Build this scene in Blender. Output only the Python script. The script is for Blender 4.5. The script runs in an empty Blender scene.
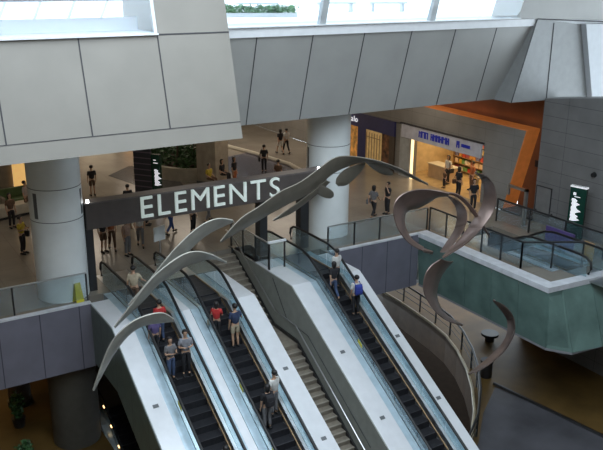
import bpy, bmesh, math, random
from mathutils import Vector, Matrix
random.seed(7)
S = bpy.context.scene
COL = S.collection
PI = math.pi
T30 = math.tan(math.radians(30))

# ------------------------------------------------------------------ materials
MATS = {}
def mat(name, col, rough=0.5, metal=0.0, noise=0.06, nscale=3.0, emit=None, estr=0.0, alpha=1.0,
        trans=0.0, bump=0.0, joints=None, jcol=None, coat=0.0, spec=0.5):
    """joints: list of (axis, spacing, offset, width) lines cut in object space"""
    if name in MATS: return MATS[name]
    m = bpy.data.materials.new(name); m.use_nodes = True
    nt = m.node_tree; N = nt.nodes; L = nt.links
    b = N['Principled BSDF']
    b.inputs['Roughness'].default_value = rough; b.inputs['Metallic'].default_value = metal
    b.inputs['Specular IOR Level'].default_value = spec
    b.inputs['Transmission Weight'].default_value = trans
    b.inputs['Alpha'].default_value = alpha
    b.inputs['Coat Weight'].default_value = coat
    tc = N.new('ShaderNodeTexCoord')
    out = None
    nz = N.new('ShaderNodeTexNoise'); nz.inputs['Scale'].default_value = nscale; nz.inputs['Detail'].default_value = 4
    L.new(tc.outputs['Object'], nz.inputs['Vector'])
    rp = N.new('ShaderNodeValToRGB')
    lo = [max(0, c*(1-noise*2)) for c in col[:3]]; hi = [min(1, c*(1+noise*2)) for c in col[:3]]
    rp.color_ramp.elements[0].position = .3; rp.color_ramp.elements[1].position = .7
    rp.color_ramp.elements[0].color = (*lo, 1); rp.color_ramp.elements[1].color = (*hi, 1)
    L.new(nz.outputs['Fac'], rp.inputs['Fac']); out = rp.outputs['Color']
    if joints:
        sp = N.new('ShaderNodeSeparateXYZ'); L.new(tc.outputs['Object'], sp.inputs[0])
        fac = None
        for ax, spc, off, w in joints:
            a = N.new('ShaderNodeMath'); a.operation = 'SUBTRACT'; L.new(sp.outputs[ax], a.inputs[0]); a.inputs[1].default_value = off
            w_ = N.new('ShaderNodeMath'); w_.operation = 'PINGPONG'; L.new(a.outputs[0], w_.inputs[0]); w_.inputs[1].default_value = spc/2
            c = N.new('ShaderNodeMath'); c.operation = 'LESS_THAN'; L.new(w_.outputs[0], c.inputs[0]); c.inputs[1].default_value = w/2
            if fac is None: fac = c.outputs[0]
            else:
                mx = N.new('ShaderNodeMath'); mx.operation = 'MAXIMUM'; L.new(fac, mx.inputs[0]); L.new(c.outputs[0], mx.inputs[1]); fac = mx.outputs[0]
        mix = N.new('ShaderNodeMix'); mix.data_type = 'RGBA'
        L.new(fac, mix.inputs[0]); L.new(out, mix.inputs[6]); mix.inputs[7].default_value = (*(jcol or [c*.35 for c in col[:3]]), 1)
        out = mix.outputs[2]
    L.new(out, b.inputs['Base Color'])
    if bump:
        bp = N.new('ShaderNodeBump'); bp.inputs['Strength'].default_value = bump; L.new(nz.outputs['Fac'], bp.inputs['Height']); L.new(bp.outputs[0], b.inputs['Normal'])
    if emit:
        b.inputs['Emission Color'].default_value = (*emit, 1); b.inputs['Emission Strength'].default_value = estr
    m.diffuse_color = (*col[:3], 1)
    MATS[name] = m
    return m

def glass(name, tint, alpha=0.18, rough=0.04):
    """thin architectural glass: mostly see-through, with a clear reflection"""
    m = bpy.data.materials.new(name); m.use_nodes = True
    nt = m.node_tree; N = nt.nodes; L = nt.links
    for n in list(N): N.remove(n)
    o = N.new('ShaderNodeOutputMaterial'); tr = N.new('ShaderNodeBsdfTransparent'); tr.inputs[0].default_value = (*tint, 1)
    g = N.new('ShaderNodeBsdfGlossy'); g.inputs['Roughness'].default_value = rough; g.inputs['Color'].default_value = (.95, .98, 1, 1)
    d = N.new('ShaderNodeBsdfDiffuse'); d.inputs[0].default_value = (.42, .56, .66, 1)  # milky blue layer standing in for sky reflected in the glass
    fr = N.new('ShaderNodeFresnel'); ge = N.new('ShaderNodeNewGeometry')
    ma = N.new('ShaderNodeMath'); ma.operation = 'MULTIPLY_ADD'; L.new(ge.outputs['Backfacing'], ma.inputs[0]); ma.inputs[1].default_value = -.8333; ma.inputs[2].default_value = 1.5
    L.new(ma.outputs[0], fr.inputs[0])   # the far face of the thin sheet mirrors no more than the near one
    nz = N.new('ShaderNodeTexNoise'); nz.inputs['Scale'].default_value = .7; nz.inputs['Detail'].default_value = 0
    tc = N.new('ShaderNodeTexCoord'); L.new(tc.outputs['Object'], nz.inputs['Vector'])
    ml = N.new('ShaderNodeMath'); ml.operation = 'MULTIPLY'; ml.inputs[1].default_value = alpha*2; L.new(nz.outputs['Fac'], ml.inputs[0])
    m1 = N.new('ShaderNodeMixShader'); L.new(ml.outputs[0], m1.inputs[0]); L.new(tr.outputs[0], m1.inputs[1]); L.new(d.outputs[0], m1.inputs[2])
    m2 = N.new('ShaderNodeMixShader'); L.new(fr.outputs[0], m2.inputs[0]); L.new(m1.outputs[0], m2.inputs[1]); L.new(g.outputs[0], m2.inputs[2])
    L.new(m2.outputs[0], o.inputs[0]); MATS[name] = m
    return m

M_fascia_warm = mat('cladding_warm_grey', (.235, .222, .196), .45, noise=.03, nscale=.8)
M_fascia_cool = mat('cladding_cool_grey', (.35, .35, .335), .42, noise=.03, nscale=.8)
M_joint = mat('joint_black', (.04, .04, .045), .7)
M_sill = mat('white_sill', (.80, .83, .86), .4)
M_frame = mat('window_frame_white', (.62, .66, .68), .35, metal=.2)
M_floor = mat('floor_stone', (.24, .215, .18), .22, noise=.06, nscale=.7, joints=[(0, 1.2, 0, .02), (1, 1.2, 0, .02)], jcol=(.19, .16, .135), spec=.5)
M_floor_dark = mat('floor_dark_stone', (.085, .085, .09), .16, noise=.1, nscale=1.1)
M_floor_low = mat('floor_lower_stone', (.085, .085, .095), .22, noise=.12, nscale=.6, joints=[(0, 1.5, 0, .012), (1, 1.5, 0, .012)], jcol=(.09,.09,.1))
M_floor_amber = mat('floor_lower_amber', (.11, .066, .02), .5, noise=.15, nscale=.8, spec=.25)
M_slab = mat('slab_cladding', (.16, .16, .20), .4, noise=.05, nscale=1.2, joints=[(0, 1.36, -.18, .035)], jcol=(.05, .05, .07))
M_curb = mat('curb_white', (.62, .64, .68), .4)
M_deck = mat('deck_white_metal', (.66, .68, .71), .32, metal=.1, noise=.02)
M_deck_grey = mat('deck_grey_metal', (.33, .35, .33), .4, metal=.1, noise=.04)
M_skirt = mat('skirt_dark_green', (.12, .165, .15), .3, noise=.08, joints=[(1, 1.4, .3, .03)])
M_ssteel = mat('brushed_steel', (.5, .51, .52), .28, metal=.9, noise=.05)
M_dsteel = mat('dark_steel', (.05, .052, .056), .3, metal=.6)
M_step = mat('step_metal', (.035, .036, .042), .45, metal=.5, noise=.1, nscale=8)
M_step_edge = mat('step_nose', (.075, .075, .085), .4, metal=.4)
M_rubber = mat('handrail_rubber', (.008, .008, .009), .45)
M_ledge = mat('ledge_reflection_blue', (.42, .53, .60), .3, metal=.3)  # bluish sky reflection of the glass put into the ledge colour
M_brass = mat('skirt_brass_brush', (.35, .24, .13), .35, metal=.7)
M_glass = glass('escalator_glass', (.86, .95, .97), .09)
M_glass_clear = glass('balustrade_glass', (.92, .96, .97), .07)
M_glass_window = glass('window_glass', (.95, .98, 1), .02)
M_teal = mat('teal_backpainted_glass', (.125, .20, .18), .22, noise=.12, nscale=1.0, spec=.5)
M_teal_joint = mat('teal_joint', (.02, .05, .05), .5)
M_column = mat('column_panel', (.82, .86, .86), .38, noise=.03, nscale=1)
M_slot = mat('column_slot_grey', (.12, .13, .14), .5)
M_pillar = mat('pillar_tile', (.36, .33, .28), .5, noise=.08)
M_sign = mat('sign_board_brown', (.095, .08, .075), .38, noise=.06)
M_letter = mat('letter_white', (.75, .80, .76), .4, emit=(.80, .95, .88), estr=.22)
M_post = mat('post_black', (.025, .025, .027), .35)
M_wall_tile = mat('wall_tile_grey', (.17, .17, .17), .5, noise=.06, nscale=1.2, joints=[(2, .62, .1, .02), (1, 3.0, .4, .02)], jcol=(.07, .07, .075))
M_facade = mat('facade_tile_grey', (.24, .235, .225), .5, noise=.05, nscale=1.2, joints=[(2, .62, .1, .015), (1, 1.9, .4, .015)], jcol=(.15, .145, .14))
M_orange = mat('orange_wall', (.20, .066, .024), .55, noise=.1, nscale=.6)
M_beige_wall = mat('beige_wall', (.26, .225, .18), .55, noise=.05)
M_white_fascia = mat('shop_fascia_white', (.55, .57, .66), .4)
M_navy = mat('navy_panel', (.03, .036, .14), .3)
M_blue = mat('blue_letter', (.02, .03, .30), .4, emit=(.03, .05, .5), estr=.12)
M_whiteletter = mat('lit_white_letter', (.8, .8, .8), .4, emit=(.9, .92, 1), estr=.55)
M_cream = mat('cream_panel', (.62, .46, .22), .5, noise=.12, nscale=4)
M_wood = mat('shelf_wood', (.30, .18, .09), .5)
M_plaster = mat('ceiling_white', (.5, .5, .5), .7)
M_stair = mat('stair_tread_stone', (.20, .175, .14), .5, noise=.1, nscale=5)
M_nosing = mat('stair_nosing', (.30, .275, .23), .5)
M_brown = mat('void_fascia_brown', (.13, .08, .046), .5, noise=.08)
M_rimline = mat('rim_edge_light', (.42, .36, .24), .4)
M_yellow = mat('caution_yellow', (.62, .55, .03), .45)
M_leaf = mat('leaf_green', (.035, .095, .03), .6, noise=.4, nscale=5)
M_hedge = mat('hedge_green', (.16, .30, .15), .6, noise=.35, nscale=4)
M_bark = mat('bark', (.09, .06, .04), .8)
M_planter = mat('planter_white', (.46, .43, .36), .4)
M_green_sign = mat('dark_green_sign', (.008, .045, .03), .2)
M_directory = mat('directory_dark', (.03, .035, .05), .3, joints=[(2, .3, 0, .05)], jcol=(.16, .13, .18))
M_silver = mat('leaf_sculpture_silver', (.33, .32, .28), .45, metal=.35, noise=.06)
M_taupe = mat('ribbon_sculpture_taupe', (.20, .18, .145), .42, metal=.4, noise=.06)
M_copper = mat('ribbon_sculpture_bronze', (.23, .17, .15), .33, metal=.65, noise=.12, nscale=1.5)
M_terrace = mat('terrace_white_paving', (.80, .82, .84), .6, noise=.02)
M_darkfloor = mat('basement_floor', (.045, .027, .016), .9, spec=.1)
M_black = mat('plain_black', (.012, .012, .013), .4)
M_purple = mat('purple_poster', (.10, .07, .22), .4)
M_glow = mat('lamp_glow_warm', (1, .85, .6), .4, emit=(1, .78, .45), estr=14)
M_glow_cool = mat('lamp_glow_cool', (1, 1, 1), .4, emit=(.95, .98, 1), estr=14)
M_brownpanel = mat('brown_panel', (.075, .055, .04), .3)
M_sofa = mat('green_sofa', (.09, .14, .05), .7)
M_redtile = mat('poster_orange', (.6, .22, .06), .5, emit=(.8, .3, .08), estr=.5)
def plain(name, col, rough=.75): return mat(name, col, rough, noise=.08, nscale=9)

# ------------------------------------------------------------------ mesh helpers
class MB:
    def __init__(s): s.v = []; s.f = []; s.mi = []; s.cur = 0
    def box(s, x0, x1, y0, y1, z0, z1, mi=None):
        b = len(s.v)
        s.v += [(x0,y0,z0),(x1,y0,z0),(x1,y1,z0),(x0,y1,z0),(x0,y0,z1),(x1,y0,z1),(x1,y1,z1),(x0,y1,z1)]
        for q in ((0,3,2,1),(4,5,6,7),(0,1,5,4),(1,2,6,5),(2,3,7,6),(3,0,4,7)):
            s.f.append(tuple(b+i for i in q)); s.mi.append(s.cur if mi is None else mi)
        return s
    def prism(s, pts, a, b, axis='x', mi=None):
        """extrude a polygon; axis x: pts are (y,z); y: (x,z); z: (x,y)"""
        n = len(pts); k = len(s.v); m = s.cur if mi is None else mi
        def P(p, t): return (t, p[0], p[1]) if axis == 'x' else (p[0], t, p[1]) if axis == 'y' else (p[0], p[1], t)
        s.v += [P(p, a) for p in pts] + [P(p, b) for p in pts]
        s.f.append(tuple(range(k, k+n))[::-1]); s.f.append(tuple(range(k+n, k+2*n))); s.mi += [m, m]
        for i in range(n):
            j = (i+1) % n; s.f.append((k+i, k+j, k+n+j, k+n+i)); s.mi.append(m)
        return s
    def hull8(s, A, B, mi=None):
        """two quads (4 points each) joined to a solid"""
        k = len(s.v); s.v += list(A)+list(B); m = s.cur if mi is None else mi
        s.f += [(k,k+1,k+2,k+3)[::-1], (k+4,k+5,k+6,k+7)]; s.mi += [m]*2
        for i in range(4):
            j = (i+1) % 4; s.f.append((k+i,k+j,k+4+j,k+4+i)); s.mi.append(m)
        return s
    def tube(s, path, r, n=8, sx=1, mi=None, closed=False):
        path = [Vector(p) for p in path]; k = len(s.v); m = s.cur if mi is None else mi
        rr = r if isinstance(r, (list, tuple)) else [r]*len(path)
        up = Vector((0,0,1))
        for i, p in enumerate(path):
            t = (path[min(i+1, len(path)-1)]-path[max(i-1, 0)]).normalized()
            a = t.cross(up) if abs(t.dot(up)) < .98 else t.cross(Vector((0,1,0)))
            a.normalize(); b = a.cross(t)
            for j in range(n):
                an = 2*PI*j/n; s.v.append(tuple(p + a*math.cos(an)*rr[i]*sx + b*math.sin(an)*rr[i]))
        for i in range(len(path)-1):
            for j in range(n):
                s.f.append((k+i*n+j, k+i*n+(j+1)%n, k+(i+1)*n+(j+1)%n, k+(i+1)*n+j)); s.mi.append(m)
        s.f.append(tuple(k+j for j in range(n))[::-1]); s.f.append(tuple(k+(len(path)-1)*n+j for j in range(n))); s.mi += [m, m]
        return s
    def cyl(s, x, y, z0, z1, r, n=48, r2=None, mi=None):
        k = len(s.v); m = s.cur if mi is None else mi; r2 = r if r2 is None else r2
        for z, q in ((z0, r), (z1, r2)):
            s.v += [(x+q*math.cos(2*PI*j/n), y+q*math.sin(2*PI*j/n), z) for j in range(n)]
        s.f += [tuple(k+j for j in range(n))[::-1], tuple(k+n+j for j in range(n))]; s.mi += [m, m]
        for j in range(n): s.f.append((k+j, k+(j+1)%n, k+n+(j+1)%n, k+n+j)); s.mi.append(m)
        return s
    def build(s, name, mats, parent=None, loc=None, bevel=0, smooth=False):
        me = bpy.data.meshes.new(name); me.from_pydata(s.v, [], s.f)
        if not isinstance(mats, (list, tuple)): mats = [mats]
        for m in mats: me.materials.append(m)
        for p, i in zip(me.polygons, s.mi): p.material_index = i; p.use_smooth = smooth
        bm = bmesh.new(); bm.from_mesh(me); bmesh.ops.recalc_face_normals(bm, faces=bm.faces); bm.to_mesh(me); bm.free()
        o = bpy.data.objects.new(name, me); COL.objects.link(o)
        if parent: o.parent = parent
        if loc: o.location = loc
        if bevel:
            bv = o.modifiers.new('bevel', 'BEVEL'); bv.width = bevel; bv.segments = 2; bv.limit_method = 'ANGLE'
        if smooth:
            try:
                me.set_sharp_from_angle(angle=math.radians(40))
            except Exception: pass
        return o

def tag(o, label=None, cat=None, group=None, kind=None):
    if label: o['label'] = label
    if cat: o['category'] = cat
    if group: o['group'] = group
    if kind: o['kind'] = kind
    return o
def empty(name, loc=(0,0,0), rz=0, label=None, cat=None, group=None):
    o = bpy.data.objects.new(name, None); COL.objects.link(o); o.location = loc; o.rotation_euler = (0,0,rz); o.empty_display_size = .2
    return tag(o, label, cat, group)
def struct(mb, name, m, label, cat, **k):
    return tag(mb.build(name, m, **k), label, cat, kind='structure')

# ------------------------------------------------------------------ camera
cam = bpy.data.cameras.new('camera'); co = bpy.data.objects.new('camera', cam); COL.objects.link(co)
yaw, pit, rol = map(math.radians, (31.949, 18.1195, .492))
f = Vector((math.sin(yaw)*math.cos(pit), math.cos(yaw)*math.cos(pit), -math.sin(pit)))
r = Vector((math.cos(yaw), -math.sin(yaw), 0)); u = r.cross(f)
r2 = r*math.cos(rol)+u*math.sin(rol); u2 = -r*math.sin(rol)+u*math.cos(rol)
mw = Matrix((r2, u2, -f)).transposed().to_4x4(); mw.translation = Vector((0, -25.361, 11.223)); co.matrix_world = mw
cam.sensor_width = 36; cam.lens = 778*36/603; cam.clip_end = 400
S.camera = co

# ------------------------------------------------------------------ world and light
w = bpy.data.worlds.new('sky'); S.world = w; w.use_nodes = True
bg = w.node_tree.nodes['Background']; bg.inputs[0].default_value = (.78, .90, 1, 1); bg.inputs[1].default_value = 3.6
def area(name, loc, size, power, col, rot=(0,0,0), sy=None, spread=None):
    l = bpy.data.lights.new(name, 'AREA'); l.energy = power; l.color = col; l.size = size
    if sy: l.shape = 'RECTANGLE'; l.size_y = sy
    if spread: l.spread = spread
    o = bpy.data.objects.new(name, l); COL.objects.link(o); o.location = loc; o.rotation_euler = rot; return o
def spot(name, loc, power, col, ang=110, r=.08, rot=(0,0,0)):
    l = bpy.data.lights.new(name, 'SPOT'); l.energy = power; l.color = col; l.spot_size = math.radians(ang); l.spot_blend = .8; l.shadow_soft_size = r
    o = bpy.data.objects.new(name, l); COL.objects.link(o); o.location = loc; o.rotation_euler = rot; return o
S.view_settings.view_transform = 'Standard'; S.view_settings.look = 'None'; S.view_settings.gamma = 1
S.view_settings.exposure = 0.0
try: S.view_settings.use_curve_mapping = False
except Exception: pass
S.cycles.max_bounces = 8; S.cycles.transparent_max_bounces = 16; S.cycles.sample_clamp_indirect = 4
S.cycles.caustics_reflective = False; S.cycles.caustics_refractive = False

WARM = (1, .78, .52); COOL = (.84, .92, 1)
area('skylight_daylight', (6.5, -16.5, 15.7), 14, 1650, COOL, sy=21)

# ------------------------------------------------------------------ the shell
ZL = -6.0; ZB = -12.0
# main floor with the notch for stairs and escalators
pts = [(-8,0),(7.05,0),(7.05,.6),(12.4,.6),(12.4,2.55),(14.0,2.55),(14.0,.6),(17.12,.6),(17.12,0),(22.0,0),(22.0,-7.5),(24.9,-7.75),(27.98,-7.75),(27.98,0),(27.98,34),(-8,34)]
# well of the bridge escalator cut out by building the bridge deck from pieces
pts = [(-8,0),(7.05,0),(7.05,.6),(12.4,.6),(12.4,2.55),(14.0,2.55),(14.0,.6),(17.12,.6),(17.12,0),(22.0,0),(27.98,0),(27.98,34),(-8,34)]
struct(MB().prism(pts, -.3, 0, 'z'), 'floor', M_floor, 'polished beige stone floor of the upper mall level', 'floor')
m = MB(); m.box(22.0,23.55,-7.4,-.001,-.3,0); m.box(25.75,27.98,-9.6,-.001,-.3,0); m.box(23.55,25.75,-7.4,-6.3,-.3,0); m.box(23.55,25.75,-.9,-.001,-.3,0)
struct(m, 'floor_bridge', M_floor, 'stone floor of the projecting bridge by the right wall', 'floor')
# dark stone inlay lying in the floor
struct(MB().prism([(13.4,17.0),(15.2,18.6),(17.0,17.6),(16.2,12.6),(14.6,12.0)], 0, .012, 'z'), 'floor_inlay', M_floor_dark, 'dark stone inlay in the floor before the planter', 'floor')
struct(MB().prism([(18.9,10.2),(20.6,17.6),(23.6,18.4),(23.4,11.5),(21.5,8.8),(19.2,8.6)], 0, .012, 'z'), 'floor_inlay_blue', mat('floor_slate_blue', (.09,.09,.12), .2, noise=.1), 'dark slate floor band behind the square pillar', 'floor')
m = MB().tube([(22.6,20.6,.08),(23.2,17.5,.08),(23.6,14,.08),(23.3,11.6,.08),(22.6,9.5,.08)], .14, 8)
tag(m.build('floor_kerb', M_planter, smooth=True), 'low pale kerb curving across the floor behind the sign', 'kerb')
# fascia cladding of the slab
struct(MB().box(-8, 7.05, -.08, 0, -2.45, -.02), 'wall_slab_left', M_slab, 'grey violet slab edge cladding left of the escalators', 'cladding')
struct(MB().box(17.12, 22.0, -.08, 0, -2.45, -.02), 'wall_slab_right', M_slab, 'grey violet slab edge cladding right of the escalators', 'cladding')
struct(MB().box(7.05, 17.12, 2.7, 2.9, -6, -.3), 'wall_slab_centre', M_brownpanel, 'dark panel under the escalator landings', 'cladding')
struct(MB().box(-8, 7.05, -.1, .06, 0, .07).box(17.2, 22.0, -.1, .06, 0, .07), 'trim_1', M_curb, 'white kerb along the slab edge', 'trim')
# ceilings
struct(MB().box(-8, 28.6, 1.0, 34, 5.6, 5.9), 'ceiling', M_plaster, 'ceiling over the upper mall level', 'ceiling')
struct(MB().box(-8, 7.0, .0, 20, -2.44, -2.3).box(17.3, 21.9, 0, 20, -2.44, -2.3).box(21.9,28,.05,20,-2.44,-2.3).box(7.0,17.3,3,20,-2.44,-2.3), 'ceiling_lower', M_plaster, 'ceiling over the lower level', 'ceiling')
# atrium enclosure
struct(MB().box(-8.4, -8, -30, 34, ZB, 17), 'wall_left', M_beige_wall, 'left wall of the atrium', 'wall')
struct(MB().box(-8, 40, -30.4, -30, ZB, 17), 'wall_back', M_beige_wall, 'wall of the atrium behind the viewpoint', 'wall')
m = MB(); m.box(-8.4,40,-4,2.2,16,16.4); m.box(-8.4,40,-30.4,-27.5,16,16.4); m.box(-8.4,0,-27.5,-4,16,16.4); m.box(18,40,-27.5,-4,16,16.4)
struct(m, 'ceiling_atrium', M_plaster, 'atrium roof with a skylight opening', 'ceiling')
struct(MB().box(-8.4, 40, -3.2, .6, 12.2, 16), 'wall_above_windows', M_fascia_cool, 'wall above the terrace windows', 'wall')
struct(MB().box(28.6, 40, -30, -29.6, ZB, 17), 'wall_corner', M_beige_wall, 'corner wall of the atrium', 'wall')

# left beam (comes forward), panels 2.31 m wide
def inc(y0, z0, y1, z1, z): return y0+(y1-y0)*(z-z0)/(z1-z0)
def beam(name, x0, x1, yt, zt, yb, zb, yback, m, label, joints, extra=None):
    th = .06
    mb = MB()
    mb.prism([(yt, zt), (yb, zb), (yb, zb-.02) if 0 else (yback, zb), (yback, zt)], x0, x1, 'x')
    o = struct(mb, name, m, label, 'beam')
    return o
beam('wall_beam_left', -8, 10.965, -3.5, 9.42, -4.3, 6.28, -1.3, M_fascia_warm, 'warm grey panelled beam projecting at the left', None)
def jline(mb, P, Q, w=.018, d=.012):
    P = Vector(P); Q = Vector(Q); t = (Q-P).normalized(); s = Vector((1,0,0)) if abs(t.x) < .5 else Vector((0,.25,1)).normalized()
    n = t.cross(s).normalized()*d; s = s*w
    mb.hull8([P-s-n, P+s-n, P+s+n, P-s+n], [Q-s-n, Q+s-n, Q+s+n, Q-s+n])
jm = MB()
yl = lambda z: inc(-3.5, 9.42, -4.3, 6.28, z)
for x in (-5.23, -2.91, -.6, 1.72, 4.03, 6.34, 8.65):
    jline(jm, (x, yl(9.42), 9.42), (x, yl(6.78), 6.78))
jline(jm, (-8, yl(6.78), 6.78), (10.96, yl(6.78), 6.78), .012)
struct(jm, 'trim_2', M_joint, 'dark joints between the warm beam panels', 'trim')
struct(MB().box(-8, 8.65, -3.62, -1.0, 9.42, 9.47), 'trim_3', M_sill, 'white window sill on the left beam', 'trim')
# upstand of frosted white behind the left sill
struct(MB().box(-8, 8.55, -2.2, -2.1, 9.47, 9.86), 'wall_upstand', M_terrace, 'low white upstand behind the left window', 'wall')
# pier between the windows
struct(MB().prism([(-3.5,9.42),(-2.75,12.2),(-.6,12.2),(-.6,9.42)], 8.68, 10.965, 'x'), 'wall_pier', M_fascia_warm, 'warm grey panelled pier between the two terrace windows', 'wall')
jm = MB(); jline(jm, (8.66,-3.5,9.42), (10.96,-3.5,9.42), .02, .015)
struct(jm, 'trim_4', M_joint, 'dark joint under the pier', 'trim')
# left window: frame, pane, lintel
wf = struct(MB().box(-8,8.68,-3.15,-2.95,10.36,12.2), 'wall_lintel', mat('lintel_grey', (.17,.15,.18), .5), 'dark grey lintel over the left window', 'wall')
wn = MB(); wn.hull8([(8.58,-3.46,9.47),(8.68,-3.46,9.47),(8.68,-3.36,9.47),(8.58,-3.36,9.47)], [(8.58,-3.2,10.5),(8.68,-3.2,10.5),(8.68,-3.1,10.5),(8.58,-3.1,10.5)])
w1 = struct(wn, 'window_1', M_frame, 'left terrace window with white frame', 'window')
pm = MB(); pm.hull8([(-8,-3.44,9.47),(8.6,-3.44,9.47),(8.6,-3.43,9.47),(-8,-3.43,9.47)], [(-8,-3.17,10.4),(8.6,-3.17,10.4),(8.6,-3.16,10.4),(-8,-3.16,10.4)])
pm.build('window_pane', M_glass_window, w1)

# right beam, panels leaning inwards
beam('wall_beam_right', 10.965, 27.16, -1.0, 9.33, 0.0, 5.75, 1.2, M_fascia_cool, 'cool grey panelled beam over the escalator landing', None)
# its right end is cut to the leaning corner line by the return wall
jm = MB(); yr = lambda z: inc(-1.0, 9.33, 0.0, 5.75, z)
for x in (13.35, 15.68, 18.0, 20.3, 22.6, 24.92):
    jline(jm, (x, yr(9.3), 9.3), (x, yr(5.76), 5.76))
struct(jm, 'trim_5', M_joint, 'dark joints between the cool beam panels', 'trim')
m = MB(); m.prism([(27.16,9.3),(26.02,5.74),(31.1,5.6),(30.05,9.0)], -1.06, 1.2, 'y')
struct(m, 'wall_return', mat('cladding_return', (.27,.28,.28), .45, noise=.03), 'cool grey wall panels folding on from the right beam', 'wall')
jm = MB()
jline(jm, (27.16,-1.07,9.3), (26.02,-1.07,5.74)); jline(jm, (28.24,-1.07,9.1), (28.26,-1.07,5.68)); jline(jm, (27.16,-1.08,9.3), (36,-1.08,8.85), .02)
struct(jm, 'trim_6', M_joint, 'dark joints of the folded wall panels', 'trim')
m = MB(); m.prism([(30.05,9.02),(31.1,5.58),(40,5.2),(40,8.8)], -1.35, 1.0, 'y')
struct(m, 'wall_box', mat('box_pale', (.50,.53,.56), .4, noise=.02), 'pale wall box at the far right above the tiled wall', 'wall')
m = MB(); m.prism([(26.05,9.36),(26.9,12.2),(40,12.2),(40,8.85),(27.2,9.3)], -1.06, .6, 'y')
struct(m, 'wall_upper', M_fascia_cool, 'upper grey wall panels right of the terrace window', 'wall')
struct(MB().box(10.965, 26.1, -1.12, -.5, 9.33, 9.37), 'trim_7', M_sill, 'white sill of the right terrace window', 'trim')
# right window
w2 = empty('window_2', (0,0,0)); tag(w2, 'right terrace window with leaning white mullions', 'window', kind='structure')
for x in (16.0, 21.2):
    mm = MB(); mm.hull8([(x-.13,-1.05,9.37),(x+.13,-1.05,9.37),(x+.13,-.85,9.37),(x-.13,-.85,9.37)], [(x-.13,-1.85,12.2),(x+.13,-1.85,12.2),(x+.13,-1.65,12.2),(x-.13,-1.65,12.2)])
    mm.build('mullion', M_frame, w2)
for a, b in ((11,15.87),(16.13,21.07),(21.33,26.1)):
    pm = MB(); pm.hull8([(a,-.96,9.37),(b,-.96,9.37),(b,-.95,9.37),(a,-.95,9.37)], [(a,-1.76,12.2),(b,-1.76,12.2),(b,-1.75,12.2),(a,-1.75,12.2)])
    pm.build('window_pane', M_glass_window, w2)
# terrace outside
struct(MB().box(-30, 60, -1.0, 60, 9.0, 9.3), 'floor_terrace', M_terrace, 'white paved roof terrace behind the windows', 'floor')
def leaf_cloud(name, parent, m, boxes, n, size, seed=1):
    """leaves scattered in ellipsoids (cx,cy,cz,rx,ry,rz)"""
    rg = random.Random(seed); v = []; fa = []
    for (cx,cy,cz,rx,ry,rz) in boxes:
        for _ in range(n):
            while True:
                p = Vector((rg.uniform(-1,1), rg.uniform(-1,1), rg.uniform(-1,1)))
                if p.length < 1: break
            p = p * (0.55+.45*rg.random())
            c = Vector((cx+p.x*rx, cy+p.y*ry, cz+p.z*rz))
            a = Vector((rg.gauss(0,1), rg.gauss(0,1), rg.gauss(0,.6))).normalized(); b = a.cross(Vector((rg.gauss(0,1), rg.gauss(0,1), rg.gauss(0,1)))).normalized()
            s_ = size*rg.uniform(.6,1.3); k = len(v)
            v += [tuple(c-a*s_), tuple(c+b*s_*.4), tuple(c+a*s_), tuple(c-b*s_*.4)]; fa.append((k,k+1,k+2,k+3))
    me = bpy.data.meshes.new(name); me.from_pydata(v, [], fa); me.materials.append(m)
    o = bpy.data.objects.new(name, me); COL.objects.link(o)
    if parent: o.parent = parent
    return o
hd = empty('hedge', (16.2,5.5,9.3), 0, 'low clipped green hedge on the terrace behind the right window', 'hedge')
b_ = MB(); b_.box(-2.3,2.3,-.35,.35,0,.16); o = b_.build('planter_box', M_terrace, hd)
leaf_cloud('foliage', hd, M_hedge, [(-2.0+.45*i,0,.3,.42,.42,.26) for i in range(10)], 260, .07, 3)
hd.rotation_euler = (0,0,-.35)
# terrace seats and rail, pale against the light
for i, (x, y) in enumerate(((18.5,8.5),(22.4,7.6),(25.0,6.8))):
    t = empty('terrace_bench', (x,y,9.3), -.3, ['pale terrace bench nearest the hedge', 'pale terrace bench left of the second mullion', 'pale terrace bench right of the second mullion'][i], 'bench', 'pale benches on the terrace')
    MB().box(-1.0,1.0,-.25,.25,.38,.46).build('seat', M_frame, t)
    for s_ in (-1,1): MB().box(s_*.8-.06,s_*.8+.06,-.2,.2,0,.38).build('leg', M_frame, t)
tr = empty('terrace_railing', (0,0,9.3), 0, 'pale terrace railing seen through the left window', 'railing')
for i in range(12):
    MB().hull8([(-3+i*1.3,6,0),(-2.88+i*1.3,6,0),(-2.88+i*1.3,6.1,0),(-3+i*1.3,6.1,0)], [(-2.5+i*1.3,6,1.1),(-2.38+i*1.3,6,1.1),(-2.38+i*1.3,6.1,1.1),(-2.5+i*1.3,6.1,1.1)]).build('post', M_frame, tr)
MB().box(-3,13,5.95,6.15,1.1,1.18).build('top_rail', M_frame, tr)

# ------------------------------------------------------------------ right wall with shops
XW = 28.0
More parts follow.
